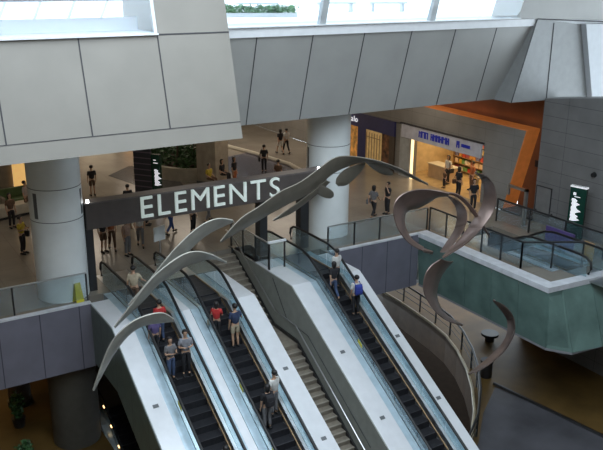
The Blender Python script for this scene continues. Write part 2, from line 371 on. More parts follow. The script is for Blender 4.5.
# facade panel in front of the orange recess: polygon in (y,z), openings left out by pieces
def wallpiece(name, pts, m, label, x0=XW, x1=XW+.5, cat='wall'):
    return struct(MB().prism(pts, x0, x1, 'x'), name, m, label, cat)
m = MB()
m.prism([(2.3,0),(.75,0),(-.30,4.15),(2.3,4.17)], XW, XW+.5, 'x')
m.prism([(2.3,2.95),(2.3,4.17),(8.6,4.24),(15.6,4.3),(15.6,2.95)], XW, XW+.5, 'x')
m.prism([(8.0,0),(9.35,0),(9.35,3.0),(8.0,3.0)], XW, XW+.5, 'x')
m.prism([(15.6,0),(34,0),(34,4.4),(15.6,4.3)], XW, XW+.5, 'x')
struct(m, 'wall_right', M_facade, 'grey tiled shop facade leaning over the recess', 'wall')
struct(MB().box(XW+.75, XW+.95, -1.25, 34, 0, 5.6) if 0 else MB().prism([(-1.25,0),(.6,0),(.6,4.1),(34,4.2),(34,5.6),(-1.25,5.6)], XW+.9, XW+1.1, 'x'), 'wall_recess', M_orange, 'orange painted wall in the lit recess', 'wall')
struct(MB().prism([(-30,ZL),(-1.22,ZL),(-1.22,5.80),(-6.2,6.5),(-30,9)], XW, XW+1.1, 'x'), 'wall_tiled', M_wall_tile, 'dark grey tiled wall at the right', 'wall')
struct(MB().box(22, 28, .0, .1, -6, -2.5) if 0 else MB().box(XW+1.1, XW+1.3, -30, 34, ZL, 5.6), 'wall_shop_backing', M_beige_wall, 'wall behind the shopfronts', 'wall') if 0 else None
struct(MB().box(-8, 36, 34, 34.3, ZL, 5.9), 'wall_far', M_beige_wall, 'beige far wall of the mall', 'wall')
# shop room
struct(MB().box(XW+.1, 34, 1.9, 2.1, 0, 3.2).box(33.8,34,2.1,15.6,0,3.4).box(XW+.5,34,15.4,15.6,0,3.3).box(XW+.5,34,8.9,9.1,0,3.3).box(XW+.1,34,1.9,15.6,3.35,3.5), 'wall_shop', mat('shop_wall_cream', (.55,.42,.24), .6), 'warm cream walls inside the shops', 'wall')
struct(MB().box(XW-.02, 34, 2.1, 15.5, -.2, .004), 'floor_shop', mat('shop_floor', (.42,.30,.15), .25, noise=.08), 'warm shop floor', 'floor')
# fascia of the first shop with blue lettering
fs = empty('shop_sign', (XW,5.5,2.7), 0, 'white shop fascia with dark blue lettering over the bright shop', 'sign')
fb = MB().box(-.1,0,-3.1,3.25,-.42,.34).build('fascia_board', M_white_fascia, fs, bevel=.01)
MB().box(-.14,.0,-3.2,3.35,.34,.40).build('top_trim', M_joint, fs)
rg = random.Random(5)
y = 1.7
for wd in ((.22,.26,.22,0,.2,.22,.2,.22,.26,.2,-1,.22,-2,.1,.1,.1,.1,.1)):
    if wd == 0: y -= .2; continue
    if wd == -1: y -= .55; continue
    if wd == -2: y -= .12; continue
    h = .36 if wd > .15 else .16
    g = MB(); g.box(-.13,-.1,y-wd,y-wd+.07,-h/2,h/2); g.box(-.13,-.1,y-.06,y,-h/2,h/2)
    g.box(-.13,-.1,y-wd+.07,y-.06,(h/2-.06) if rg.random()>.5 else -.03,(h/2) if rg.random()>.9 else .05)
    g.build('letter', M_blue, fb); y -= wd+.03
# white glass partition and lit edge beside the first shop
sf = empty('shopfront_frame', (XW,8.0,0), 0, 'pale glazed shopfront frame with a glowing edge left of the bright shop', 'shopfront')
MB().box(-.05,.05,-.25,-.12,0,3.0).build('lit_post', mat('lit_post', (.9,.7,.4), .4, emit=(1,.75,.4), estr=1.6), sf)
MB().box(-.06,.02,-.12,.05,0,3.0).build('post', M_ssteel, sf)
MB().box(-.03,.02,.05,.9,0,2.7).build('frosted_panel', mat('frosted_panel', (.40,.42,.42), .3), sf)
# shelves inside the first shop
goods_cols = [(.55,.08,.05),(.75,.6,.45),(.6,.3,.08),(.15,.35,.12),(.8,.78,.7),(.35,.08,.12),(.7,.5,.1),(.2,.2,.35)]
GM = [plain('goods_%d' % i, c) for i, c in enumerate(goods_cols)]
def shelf_unit(loc, rz, W, H, n, label, goods=True, gl='small colourful pack of goods on the shop shelves'):
    t = empty('shelf_unit', loc, rz, label, 'shelf')
    MB().box(-W/2,W/2,.18,.22,0,H).build('back_panel', M_wood, t)
    for s_ in (-1,1): MB().box(s_*W/2-.02,s_*W/2+.02,-.2,.2,0,H).build('side_panel', M_wood, t)
    rgl = random.Random(int(loc[0]*10+loc[1]*7))
    for k in range(n):
        z = .1+k*(H-.15)/n
        MB().box(-W/2,W/2,-.2,.2,z,z+.03).build('shelf', M_wood, t)
        if goods:
            x = -W/2+.08
            while x < W/2-.3:
                wd = rgl.uniform(.16,.34); hh = rgl.uniform(.16,.3)
                g = MB().box(-wd/2,wd/2,-.12,.12,0,hh)
                g.box(-wd/2+.02,wd/2-.02,-.125,-.12,hh*.3,hh*.6)
                o = g.build('goods_pack', rgl.choice(GM)); 
                c, s_ = math.cos(rz), math.sin(rz); lx = x+wd/2; ly = 0
                o.location = (loc[0]+c*lx-s_*ly, loc[1]+s_*lx+c*ly, loc[2]+z+.03); o.rotation_euler = (0,0,rz)
                tag(o, gl, 'box', 'goods packs on the shop shelves'); x += wd+rgl.uniform(.03,.12)
    return t
RZ = -PI/2   # front (local -y) faces -x
shelf_unit((31.6,6.6,0), RZ, 3.0, 2.2, 5, 'long wooden shelf of goods on the left inside the bright shop')
shelf_unit((31.6,3.4,0), RZ, 2.4, 2.2, 5, 'wooden shelf of goods on the right inside the bright shop')
ct = empty('shop_counter', (29.6,6.9,0), 0, 'pale low counter just inside the bright shop', 'counter')
MB().box(-.35,.35,-.9,.9,0,.75).build('body', mat('counter_tan', (.45,.32,.2), .4), ct); MB().box(-.4,.4,-.95,.95,.75,.8).build('worktop', M_planter, ct)
ct = empty('shop_display_table', (29.9,3.5,0), 0, 'display table with reddish goods inside the bright shop', 'table')
MB().box(-.5,.5,-.6,.6,.7,.76).build('tabletop', M_planter, ct)
for a in (-1,1):
    for b in (-1,1): MB().box(a*.42-.03,a*.42+.03,b*.52-.03,b*.52+.03,0,.7).build('leg', M_ssteel, ct)
for i in range(6):
    o = MB().box(-.1,.1,-.08,.08,0,.2+.05*(i%3)).build('goods_box', GM[(0,2,6)[i%3]]); o.location = (29.65+.22*(i%3), 3.15+.55*(i//3), .76)
    tag(o, 'small red or orange box standing on the shop display table', 'box', 'boxes on the display table')
area('shop_light', (30.6,5.4,3.3), 4, 240, (1,.72,.38), sy=5)
# navy shop
nv = empty('navy_shopfront', (XW,12.4,0), 0, 'navy blue shopfront with white letters behind the white column', 'shopfront')
MB().box(-.12,.1,-3.05,3.0,2.15,3.0).build('fascia_board', M_navy, nv)
MB().box(-.12,.1,-.3,.5,0,2.15).build('pilaster', M_navy, nv)
MB().box(-.1,.1,-3.05,-2.6,0,2.15).build('pilaster', M_brownpanel, nv)
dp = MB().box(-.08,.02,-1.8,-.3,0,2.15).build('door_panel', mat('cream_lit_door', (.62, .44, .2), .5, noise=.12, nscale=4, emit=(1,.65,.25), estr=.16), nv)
dd = MB(); 
for k in range(6): dd.box(-.11,-.08,-1.7+.26*k,-1.67+.26*k,.1,2.0)
dd.box(-.11,-.08,-1.75,-.35,1.7,1.74)
dd.build('display_ladder', M_wood, dp)
MB().box(-.02,.05,-2.6,-1.8,0,2.15).build('window_display', mat('display_brown', (.16,.07,.03), .3, noise=.5, nscale=3), nv)
MB().box(.0,.06,.5,3.0,0,2.2).build('poster_wall', mat('poster_wall', (.6,.24,.06), .5, noise=.5, nscale=2.6, emit=(1,.45,.1), estr=.16), nv)
rgn = random.Random(3)
y = 1.65
for ch, wd in (('i',.1),('l',.1),('l',.1),('a',.22),('l',.1),('o',.22)):
    fc = bpy.data.curves.new('letter', 'FONT'); fc.body = ch; fc.size = .5; fc.extrude = .02
    tmp = bpy.data.objects.new('tmp', fc); COL.objects.link(tmp)
    bpy.context.view_layer.update(); me = bpy.data.meshes.new_from_object(tmp.evaluated_get(bpy.context.evaluated_depsgraph_get()))
    bpy.data.objects.remove(tmp); me.materials.clear(); me.materials.append(M_whiteletter)
    o = bpy.data.objects.new('letter', me); COL.objects.link(o); o.parent = nv
    o.rotation_euler = (PI/2, 0, -PI/2); o.location = (-.15, y, 2.42); y -= wd+.05
area('navy_shop_light', (29.6,13.6,2.5), 1.5, 60, (1,.62,.25), sy=1.5)
spot('door_light', (26.9,12.5,4.6), 110, (1,.72,.38), 60, rot=(0,math.radians(28),0))
# recess lamps, washing the orange wall
area('recess_lamp_top', (28.65,3.0,4.36), .2, 4, (1,.45,.12), rot=(0,math.radians(180),0), sy=7)
# glowing lining of the leaning edge
m = MB(); m.hull8([(28.0,.74,0),(28.9,.74,0),(28.9,.70,0),(28.0,.70,0)], [(28.0,-.31,4.15),(28.9,-.31,4.15),(28.9,-.35,4.15),(28.0,-.35,4.15)])
m.prism([(-.33,4.15),(8.6,4.24),(8.6,4.28),(-.33,4.19)], 28.0, 28.9, 'x')
struct(m, 'trim_8', mat('orange_glow_lining', (.55,.19,.06), .5, emit=(1,.28,.04), estr=.12), 'glowing orange lining of the leaning facade edge', 'trim')
struct(MB().box(27.93,29.0,-1.25,.78,0,.1), 'baseboard_right', M_black, 'dark skirting under the orange recess', 'baseboard')
sg = tag(MB().box(-.04,.0,-.32,.32,-.16,.16).build('recess_plaque', M_black, bevel=.01), 'small black plaque on the orange recess wall', 'plaque'); sg.location = (28.0+.86,-.62,2.5)
o = tag(MB().tube([(0,0,0),(-.14,0,-.02)], [.12,.09], 12).build('wall_camera', M_black), 'small round black camera on the tiled wall above the pylon', 'camera'); o.location = (27.99,-4.35,2.95)  # small black camera fixed to the wall
dr = empty('service_panel', (27.98,-1.75,0), 0, 'flush grey service door in the tiled wall', 'door')
MB().box(-.015,0,-.42,.42,.45,1.75).build('door_leaf', mat('service_door', (.18,.18,.18), .4), dr)
MB().box(-.03,0,-.46,-.42,.42,1.78).box(-.03,0,.42,.46,.42,1.78).box(-.03,0,-.46,.46,1.75,1.79).box(-.03,0,-.46,.46,.41,.45).build('door_frame', M_joint, dr)
for k in (.35,-.6): MB().tube([(-.06,k,.6),(-.015,k,.6)], .04, 10).build('knob', M_black, dr)

# ------------------------------------------------------------------ brush stroke emblem used on the two totems
def emblem(parent, x, W, z0, z1):
    """vertical jagged white brush emblem in the plane x, facing -x"""
    rg = random.Random(11); n = 14; L_ = []; R_ = []
    prof = [(.05,.30),(.0,.55),(.1,.42),(.0,.8),(.12,.5),(.02,.45),(.0,.62),(.08,.95),(.0,.5),(.06,.4),(.0,.75),(.1,.55),(.02,.9),(.0,.35)]
    for i, (a, b) in enumerate(prof):
        z = z1-(z1-z0)*i/(n-1); L_.append((W/2-a*W, z)); R_.append((W/2-b*W, z))
    mb = MB()
    for i in range(n-1):
        mb.hull8([(x,L_[i][0],L_[i][1]),(x,R_[i][0],R_[i][1]),(x,R_[i+1][0],R_[i+1][1]),(x,L_[i+1][0],L_[i+1][1])],
                 [(x-.012,L_[i][0],L_[i][1]),(x-.012,R_[i][0],R_[i][1]),(x-.012,R_[i+1][0],R_[i+1][1]),(x-.012,L_[i+1][0],L_[i+1][1])])
    return mb.build('emblem', M_whiteletter, parent)
py = empty('totem_sign', (27.25,-4.25,0), math.radians(14), 'dark green totem with a white brush emblem by the tiled wall', 'sign')
MB().box(-.09,.09,-.36,.36,0,2.5).build('body', M_green_sign, py, bevel=.02)
MB().box(-.1,.1,-.37,.37,2.44,2.5).build('lit_cap', M_whiteletter, py)
emblem(py, -.1, .5, .95, 1.95); MB().box(-.1,-.09,.08,.2,2.1,2.22).build('symbol', M_whiteletter, py)
MB().box(-.1,-.088,-.12,.14,2.02,2.05).build('line_mark', M_whiteletter, py)
dt = empty('directory_totem', (14.15,11.0,0), math.radians(38), 'tall directory totem with striped side and white brush emblem', 'sign')
MB().box(-.12,.12,-.08,.4,0,2.35).build('body', M_green_sign, dt, bevel=.02)
MB().box(-.06,.06,.44,1.45,.1,2.75).build('listing_board', M_directory, dt)
emblem(dt, -.13, .44, .75, 1.6)
MB().box(-.13,-.12,0,.25,1.9,1.94).box(-.13,-.12,.1,.25,2.05,2.09).build('line_mark', M_whiteletter, dt)

# ------------------------------------------------------------------ columns
def column(x, y, r, z0, z1, label, slots):
    t = empty('round_column', (x,y,0), 0, label, 'column')
    MB().cyl(0,0,-2.44,z1,r,64).build('shaft', M_column, t, smooth=True)
    MB().cyl(0,0,z0,-2.44,r-.01,64).build('lower_shaft', mat('column_lower_shade', (.07,.068,.06), .5), t, smooth=True)  # shade below the slab put into the lower shaft's colour
    for k, z in enumerate((2.95, 4.1)):
        MB().cyl(0,0,z,z+.025,r+.004,64).build('joint_ring', M_slot, t, smooth=True)
    for a in slots:
        n_ = 6; mb = MB()
        for i in range(n_):
            a0 = a-.09+.18*i/n_; a1 = a-.09+.18*(i+1)/n_
            q = lambda an, rr, z: (rr*math.cos(an), rr*math.sin(an), z)
            mb.hull8([q(a0,r-.01,3.08),q(a1,r-.01,3.08),q(a1,r+.008,3.08),q(a0,r+.008,3.08)], [q(a0,r-.01,3.98),q(a1,r-.01,3.98),q(a1,r+.008,3.98),q(a0,r+.008,3.98)])
        mb.build('vent_slot', M_slot, t)
    return t
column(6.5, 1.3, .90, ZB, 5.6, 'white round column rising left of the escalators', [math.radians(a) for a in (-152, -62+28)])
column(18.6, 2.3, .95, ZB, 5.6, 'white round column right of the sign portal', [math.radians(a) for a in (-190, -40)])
t = empty('square_pillar', (17.95,12.75,0), math.radians(30), 'square tiled pillar rising beside the planter', 'pillar')
MB().box(-.62,.62,-.62,.62,0,5.6).build('shaft', M_pillar, t); MB().box(-.65,.65,-.65,.65,0,.15).build('base', M_slot, t)
spot('pillar_lamp', (20.4,11.6,5.4), 200, WARM, 80, rot=(0,math.radians(25),0))
# lower dark columns
for (x, y, lab) in ((5.2,5.0,'dark round column on the lower level under the left slab'),):
    t = empty('round_column', (x,y,ZL), 0, lab, 'column'); MB().cyl(0,0,0,3.5,.45,32).build('shaft', mat('column_dark', (.06,.05,.045), .4), t, smooth=True)
    MB().cyl(0,0,0,.2,.5,32).build('base', M_black, t, smooth=True)

# ------------------------------------------------------------------ sign portal
sp = empty('sign_portal', (7.3,1.2,0), math.radians(0), 'dark brown portal sign reading ELEMENTS over the escalators', 'sign')
sb = MB().box(0.1,10.3,-.3,.3,2.38,3.32).build('board', M_sign, sp, bevel=.015)
MB().box(0.1,10.3,-.28,.28,3.32,3.36).build('top_cover', mat('sign_top', (.14,.12,.115), .4), sp)
MB().box(.08,.34,-.2,.2,0,2.38).build('post', M_post, sp)
MB().box(7.15,7.5,-.2,.2,0,2.38).build('post', M_post, sp)
MB().box(9.1,9.5,-.2,.2,0,2.38).build('post', M_post, sp)
fx = 2.12
txt = "ELEMENTS"
cw = []
for ch in txt:
    fc = bpy.data.curves.new('letter', 'FONT'); fc.body = ch; fc.size = 1.17; fc.extrude = .035; fc.offset = .0
    tmp = bpy.data.objects.new('tmp', fc); COL.objects.link(tmp)
    bpy.context.view_layer.update(); me = bpy.data.meshes.new_from_object(tmp.evaluated_get(bpy.context.evaluated_depsgraph_get()))
    bpy.data.objects.remove(tmp); me.materials.clear(); me.materials.append(M_letter)
    xs = [v.co.x for v in me.vertices]; cw.append((me, min(xs), max(xs)))
tot = sum(b-a for _, a, b in cw); gap = (5.88-tot)/7
x = fx
for me, a, b in cw:
    o = bpy.data.objects.new('letter', me); COL.objects.link(o); o.parent = sb
    o.location = (x-a, -.34, 2.52); o.rotation_euler = (PI/2, 0, 0); x += b-a+gap
for i, (lx, lz) in enumerate(((.22,3.46),(9.95,3.46))):
    MB().cyl(lx,-.2,3.36,lz,.05,12).build('lamp', M_glow_cool, sp)

# ------------------------------------------------------------------ glass balustrades
def rail_run(t, P, Q, h=1.1, seg=1.45, m=M_glass_clear, post=True, hr=.03, railm=None):
    P = Vector(P); Q = Vector(Q); n = max(1, round((Q-P).length/seg)); d = (Q-P)/n; u_ = d.normalized(); s_ = Vector((u_.y,-u_.x,0))
    for i in range(n):
        a = P+d*i+u_*.03; b = P+d*(i+1)-u_*.03
        MB().hull8([a-s_*.006+Vector((0,0,.08)), b-s_*.006+Vector((0,0,.08)), b+s_*.006+Vector((0,0,.08)), a+s_*.006+Vector((0,0,.08))],
                   [a-s_*.006+Vector((0,0,h-.03)), b-s_*.006+Vector((0,0,h-.03)), b+s_*.006+Vector((0,0,h-.03)), a+s_*.006+Vector((0,0,h-.03))]).build('glass_panel', m, t)
    if post:
        for i in range(n+1):
            c = P+d*i; MB().box(c.x-.025,c.x+.025,c.y-.03,c.y+.03,c.z,c.z+h-.02).build('post', M_dsteel, t)
    MB().tube([P+Vector((0,0,h)), Q+Vector((0,0,h))], hr, 10).build('handrail', railm or M_ssteel, t)
t = empty('glass_balustrade', (0,0,0), 0, 'glass balustrade with steel handrail along the left slab edge', 'balustrade'); rail_run(t, (-8,.12,.07), (7.0,.12,.07), 1.03, 2.5)
t = empty('glass_balustrade', (0,0,0), 0, 'glass balustrade along the slab edge right of the escalators', 'balustrade'); rail_run(t, (17.2,.12,.07), (22.6,.12,.07), 1.03, 1.5)
t = empty('glass_balustrade', (0,0,0), 0, 'dark framed balustrade along the teal bridge', 'balustrade')
rail_run(t, (22.75,.12,0), (22.75,-5.4,0), 1.1, 1.1, m=M_glass_clear, railm=M_dsteel, hr=.04); rail_run(t, (22.75,-5.4,0), (24.9,-6.6,0), 1.1, 1.4, railm=M_dsteel, hr=.04)
t = empty('glass_balustrade', (0,0,0), 0, 'dark handrail in front of the right tiled wall', 'balustrade'); rail_run(t, (26.45,-.4,0), (26.45,-8.4,0), 1.1, 2.0, railm=M_dsteel, hr=.045)
t = empty('stair_balustrade', (0,0,0), 0, 'glass screen on the wall between the stairs and right escalator', 'balustrade')
rail_run(t, (14.06,2.85,0), (14.06,-.4,0), 1.1, 1.1); rail_run(t, (14.06,-.45,0), (14.75,-.45,0), 1.1, 1.1)
MB().box(14.0,14.8,-.52,-.40,1.1,1.17).build('white_cap', M_sill, t)
# metal goal-like frame near the recess
t = empty('metal_frame', (27.0,-1.0,0), 0, 'tall grey metal post with a bracket arm before the orange recess', 'post')
MB().box(-.06,.06,-.65,-.5,0,1.75).build('post', M_ssteel, t); MB().box(-.06,.06,-.65,.55,1.63,1.75).build('arm', M_ssteel, t); MB().box(-.05,.05,.45,.55,1.25,1.63).build('drop', M_ssteel, t)

# ------------------------------------------------------------------ teal bridge cladding
t = empty('teal_cladding', (0,0,0), 0, 'teal back-painted glass cladding of the projecting bridge', 'cladding')
ys = [0,-1.5,-3.05,-4.6,-6.05,-7.5]
for a, b in zip(ys, ys[1:]):
    MB().hull8([(21.98,a-.012,-.12),(21.98,b+.012,-.12),(22.05,b+.012,-.12),(22.05,a-.012,-.12)], [(22.2,a-.012,-2.45),(22.2,b+.012,-2.45),(22.27,b+.012,-2.45),(22.27,a-.012,-2.45)]).build('glass_panel', M_teal, t)
A = (21.98,-7.52); B = (22.7,-7.6)
def tri(p, q, r3, s3):
    n = (Vector(q)-Vector(p)).cross(Vector(r3)-Vector(p)).normalized()*.05
    MB().hull8([Vector(p),Vector(q),Vector(r3),Vector(s3)], [Vector(k)+n for k in (p,q,r3,s3)]).build('glass_panel', M_teal, t)
zb = -2.45
tri((22.0,-7.53,-.12),(22.7,-7.6,-.12),(22.75,-8.3,zb),(22.22,-7.53,zb))
tri((22.72,-7.6,-.12),(24.2,-7.7,-.12),(24.2,-8.55,zb),(22.77,-8.32,zb))
tri((24.22,-7.7,-.12),(25.8,-7.8,-.12),(25.8,-8.65,zb),(24.22,-8.56,zb))
tri((25.82,-7.8,-.12),(27.9,-7.95,-.12),(27.9,-8.8,zb),(25.82,-8.66,zb))
MB().prism([(21.94,.0),(21.94,-7.55),(27.95,-8.0),(27.95,-7.6),(22.5,-7.15),(22.5,0)], -.12, .1, 'z').build('white_kerb', M_curb, t, bevel=.01)
MB().prism([(22.2,0),(22.2,-7.5),(22.75,-8.3),(27.95,-8.8),(27.95,0)], -2.55, -2.45, 'z').build('soffit', mat('soffit_grey', (.22,.22,.24), .5), t)
MB().box(23.3,25.95,-6.5,-.6,-2.3,-2.2).box(23.3,23.5,-6.5,-.6,-2.3,-.3).box(25.8,25.95,-6.5,-.6,-2.3,-.3).build('well_lining', M_dsteel, t)

# ------------------------------------------------------------------ escalators
def esc_y(z, off): return (z-off)/T30
def deck_profile(zb_, under=2.3, y0=0.0):
    # walking line breaks at y=-2.28; slope plane z = 1.316 + T30*y
    yb = esc_y(zb_, 1.316)
    return [(y0,0),(-2.28,0),(yb,zb_),(yb+3.9,zb_),(-2.45,-under-.04),(y0,-under-.04)]
def escalator(name, xc, label, loc, zb_=-6.0, left=None, right=None, leftskirt=False, deckm=None, y0l=0.0, y0r=0.0, stick=None, dark=False):
    """left/right: (x0,x1) outer deck spans relative to xc"""
    t = empty(name, loc, 0, label, 'escalator')
    ox = 0
    # steps
    yb = esc_y(zb_, .916)
    steps = []
    y = .6; n = 0; zc = 0
    off = .916
    k = 0
    y = .55
    while y > yb-.2:
        yc = y-.2; z = min(0, off+T30*(yc)) 
        z = max(z, zb_)
        if z > -.02: z = 0
        steps.append((y, z)); y -= .4
    for (y, z) in steps:
        s_ = MB(); s_.box(-.5,.5,y-.4,y+.02,z-.28,z,0)
        s_.box(-.5,.5,y-.40,y-.37,z,z+.004,1)
        for sx in (-.49,.46): s_.box(sx,sx+.03,y-.4,y,z,z+.004,1)
        s_.build('step', [M_step, M_step_edge], t)
    # landing plates
    MB().box(-.62,.62,.58,2.4,-.05,.012).build('landing_plate', M_ssteel, t)
    # truss
    MB().prism([(.6,-.32),(-1.6,-.35),(esc_y(zb_,.916),zb_-.35),(esc_y(zb_,.916)+1.9,zb_-.35),(-1.2,-1.4),(.6,-1.4)], -.6, .6, 'x').build('truss', M_dsteel, t)
    # balustrades
    for sgn, span in ((-1,left),(1,right)):
        xi = sgn*.62
        hp = [(1.62,.25),(1.72,.5),(1.66,.75),(1.45,.88),(1.1,.92),(-.9,.92),(-1.3,.90),(-1.7,.80),(-2.1,.604)]
        ye = esc_y(zb_+.5, 1.316+.5); hp += [(yy, 1.816+T30*yy) for yy in (-2.6,-4,-6,-8,-10,ye)]
        ye2 = ye-1.6; hp += [(ye-.5, zb_+.88+.0) if 0 else (ye-.3, zb_+.9-.05),(ye2, zb_+.9)] if 0 else []
        MB().tube([(xi,a,b) for a, b in hp], .05, 10, sx=1.0).build('handrail', M_rubber, t, smooth=True)
        # glass panels, cut by length
        cuts = [1.55,.2,-1.1,-2.28]
        yy = -2.28
        while yy > ye+.2: yy -= 1.25; cuts.append(max(yy, ye))
        def top(y_):
            for (a,b),(c,d) in zip(hp, hp[1:]):
                if c <= y_ <= a: return b+(d-b)*(a-y_)/(a-c)-.04
            return 1.816+T30*y_-.04
        def bot(y_): return .01 if y_ > -2.28 else 1.316+T30*y_+.01
        for a, b in zip(cuts, cuts[1:]):
            ysamp = [a-.02+(b-a+.04)*i/4 for i in range(5)]
            poly = [(q, top(q) if q < 1.3 else .86) for q in ysamp] + [(q, bot(q)) for q in reversed(ysamp)]
            MB().prism(poly, xi-.006, xi+.006, 'x').build('glass_panel', M_glass, t)
        # inner ledge and skirt
        x0, x1 = sorted((sgn*.5, sgn*.61))
        MB().prism([(1.6,0),(-2.28,0),(esc_y(zb_,1.316),zb_),(esc_y(zb_,1.316)+1.2,zb_-.3),(-1.9,-.55),(1.6,-.3)], x0, x1, 'x').build('inner_skirt', [M_ssteel], t)
        MB().tube([(sgn*.495,a,b) for a, b in ((.5,.02),(-1.6,.03),(-2.3,-.32+.0),(esc_y(zb_,1.316-.3),zb_))], .022, 6).build('skirt_brush', M_brass, t)
        # outer ledge between the glass and the deck
        x0, x1 = sorted((sgn*.63, sgn*.915))
        MB().prism([(1.6,-.02),(-2.3,-.02),(esc_y(zb_,1.29),zb_),(esc_y(zb_,1.29)+1.2,zb_-.3),(-1.9,-.6),(1.6,-.35)], x0, x1, 'x').build('outer_ledge', M_ledge, t)
        if span:
            x0, x1 = sorted(span)
            MB().prism(deck_profile(zb_, y0=(y0l if sgn < 0 else y0r)), x0, x1, 'x').build('deck_cladding', (deckm or M_deck) , t, bevel=.012)
            for q in (-5.1,-7.5):
                z = 1.316+T30*q+.012
                c = (x0+x1)/2; d = MB().hull8([(c-.09,q-.05,z-.028),(c+.09,q-.05,z-.028),(c+.09,q+.05,z+.03),(c-.09,q+.05,z+.03)], [(c-.09,q-.05,z-.018),(c+.09,q-.05,z-.018),(c+.09,q+.05,z+.04),(c-.09,q+.05,z+.04)])
                if x1-x0 > .4: d.build('deck_label', M_slot, t)
    if leftskirt:
        pr = deck_profile(zb_); pr = [(a, b-.06 if i < 3 else b+.02) for i, (a, b) in enumerate(pr)]
        MB().prism(pr, left[0]-.02, left[0]-.001, 'x').build('side_cladding', M_skirt, t)
    if stick:
        for (sx, q) in stick:
            z = 1.316+T30*q
            MB().hull8([(sx-.012,q-.12,z+.13),(sx-.012,q+.12,z+.13+.14),(sx-.012,q+.12,z+.40),(sx-.012,q-.12,z+.26)], [(sx+.012,q-.12,z+.13),(sx+.012,q+.12,z+.27),(sx+.012,q+.12,z+.40),(sx+.012,q-.12,z+.26)]).build('warning_sticker', M_yellow, t)
    return t
escalator('escalator', 8.635, 'leftmost escalator, with the wide white deck and green side', (8.635,0,0), left=(-1.585,-.915), right=(.915,1.07+.14), leftskirt=True, stick=[(-.62,-5.5),(-.62,-7.6)])
escalator('escalator', 10.775, 'middle escalator, left of the stone staircase', (10.775,0,0), left=None, right=(.925,1.625), y0r=.55, stick=[(-.62,-5.5),(-.62,-7.6)])
escalator('escalator', 15.7, 'right escalator, beyond the stone staircase', (15.7,0,0), left=(-1.7,-.9), right=(.92,1.42), y0l=2.55, y0r=0, stick=[(-.62,-5.2)])
# grey face of the wall between the stairs and the right escalator
MBp = [(2.55,-.02)]+[(-2.3,-.02),(esc_y(ZL,1.29),ZL),(esc_y(ZL,1.29)+3.9,ZL),(-2.45,-2.6),(2.55,-2.6)]
w_ = struct(MB().prism(MBp, 13.96, 13.999, 'x'), 'wall_stair_side', mat('stair_wall_grey', (.27,.285,.26), .4, noise=.04), 'grey green metal cladding facing the stairs', 'wall')
jm = MB(); jm.tube([(13.95,-.9,-.15),(13.95,-2.0,-1.5),(13.95,-3.5,-1.55),(13.95,-7.5,-4.0)], .014, 6)
struct(jm, 'trim_9', M_joint, 'dark panel joint on the stair wall', 'trim')
# lower escalator down to the basement level
e0 = escalator('escalator', 8.4, 'dim lower escalator with warm lamps, left under the white deck', (8.45,3.9,-6.0), left=None, right=None)
for i in range(9):
    q = -1.9-.8*i
    MB().tube([(-.66,q,1.816+T30*q-.12),(-.66,q-.1,1.816+T30*(q-.1)-.12)], .028, 8).build('lamp', mat('lamp_warm_small', (1,.7,.4), .4, emit=(1,.6,.25), estr=4), e0)
# bridge escalator at right, going down away from the viewer
e4 = escalator('escalator', 24.7, 'far right escalator sunk in the bridge by the tiled wall', (24.65,-6.0,0), zb_=-1.2)
e4.rotation_euler = (0,0,PI)
t = tag(MB().box(-.03,.03,-.75,.75,0,.85).build('purple_poster', M_purple), 'purple advertising panel beside the far right escalator', 'poster'); t.location = (25.9,-4.6,0)
t = tag(MB().box(-.03,.03,-.25,.25,0,.75).build('tan_notice', plain('tan', (.45,.28,.12))), 'small tan notice beside the purple panel', 'notice'); t.location = (25.9,-6.1,0)

# ------------------------------------------------------------------ stairs
st = empty('staircase', (13.2,2.55,0), 0, 'stone staircase descending between the escalators', 'stairs')
def tread(y, z, d=.29):
    m_ = MB(); m_.box(-.79,.7,y-d,y,z-.36,z,0); m_.box(-.79,.7,y-d-.015,y-d+.05,z-.03,z+.004,1); m_.build('tread', [M_stair, M_nosing], st)
y = -.15; z = -.165
prof = [(y, 0)]
for i in range(13): tread(y, z); prof += [(y,z)]; y -= .27; z -= .165
z += .165
MB().box(-.79,.7,y-1.75+.0,y-.0,z-.35,z).build('landing', M_stair, st); ylast = y; y -= 1.75; z -= .165
for i in range(22): tread(y, z); y -= .27; z -= .165
MB().prism([(.3,.02),(0,.02),(-3.6,-2.02),(-5.35,-2.02),(-11.4,-5.75),(-11.4,-6.0),(-5.5,-2.4),(-3.8,-2.4),(0,-.35),(.3,-.3)], .7, .76, 'x').build('stringer', M_black, st)
MB().tube([(.62,.3,.75),(.62,-.2,.72),(.62,-3.85,-1.35),(.62,-5.4,-1.37),(.62,-11.3,-5.0)], .028, 8).build('handrail', M_ssteel, st, smooth=True)

# ------------------------------------------------------------------ lower level
rim = [(25.6,8.2),(25.41,6.63),(25.36,5.04),(25.19,3.47),(25.0,2.0),(24.7,.58),(24.1,-.9),(23.2,-2.5),(22.2,-3.9),(21.0,-5.3),(19.5,-6.7),(17.6,-8.0)]
flo = [(40,-30),(40,20),(25.6,20)]+rim+[(17.6,-12.6),(7.2,-12.6),(7.2,-30)]
struct(MB().prism(flo, ZL-.3, ZL, 'z'), 'floor_lower', M_floor_amber, 'dim amber stone floor of the lower level', 'floor')
struct(MB().prism([(23.2,-4.3),(23.99,-9.3),(25.5,-16),(25,-30),(7.3,-30),(7.3,-12.7),(17.7,-12.7),(17.7,-8.3),(19.6,-7.0),(21.2,-5.6)], ZL, ZL+.012, 'z'), 'floor_lower_grey', M_floor_low, 'grey polished floor area of the lower level', 'floor')
struct(MB().tube([(23.3,-4.1,ZL+.02),(23.99,-9.3,ZL+.02),(25.5,-16,ZL+.02)], .09, 6), 'trim_10', M_black, 'dark line between the grey and amber floors', 'trim')
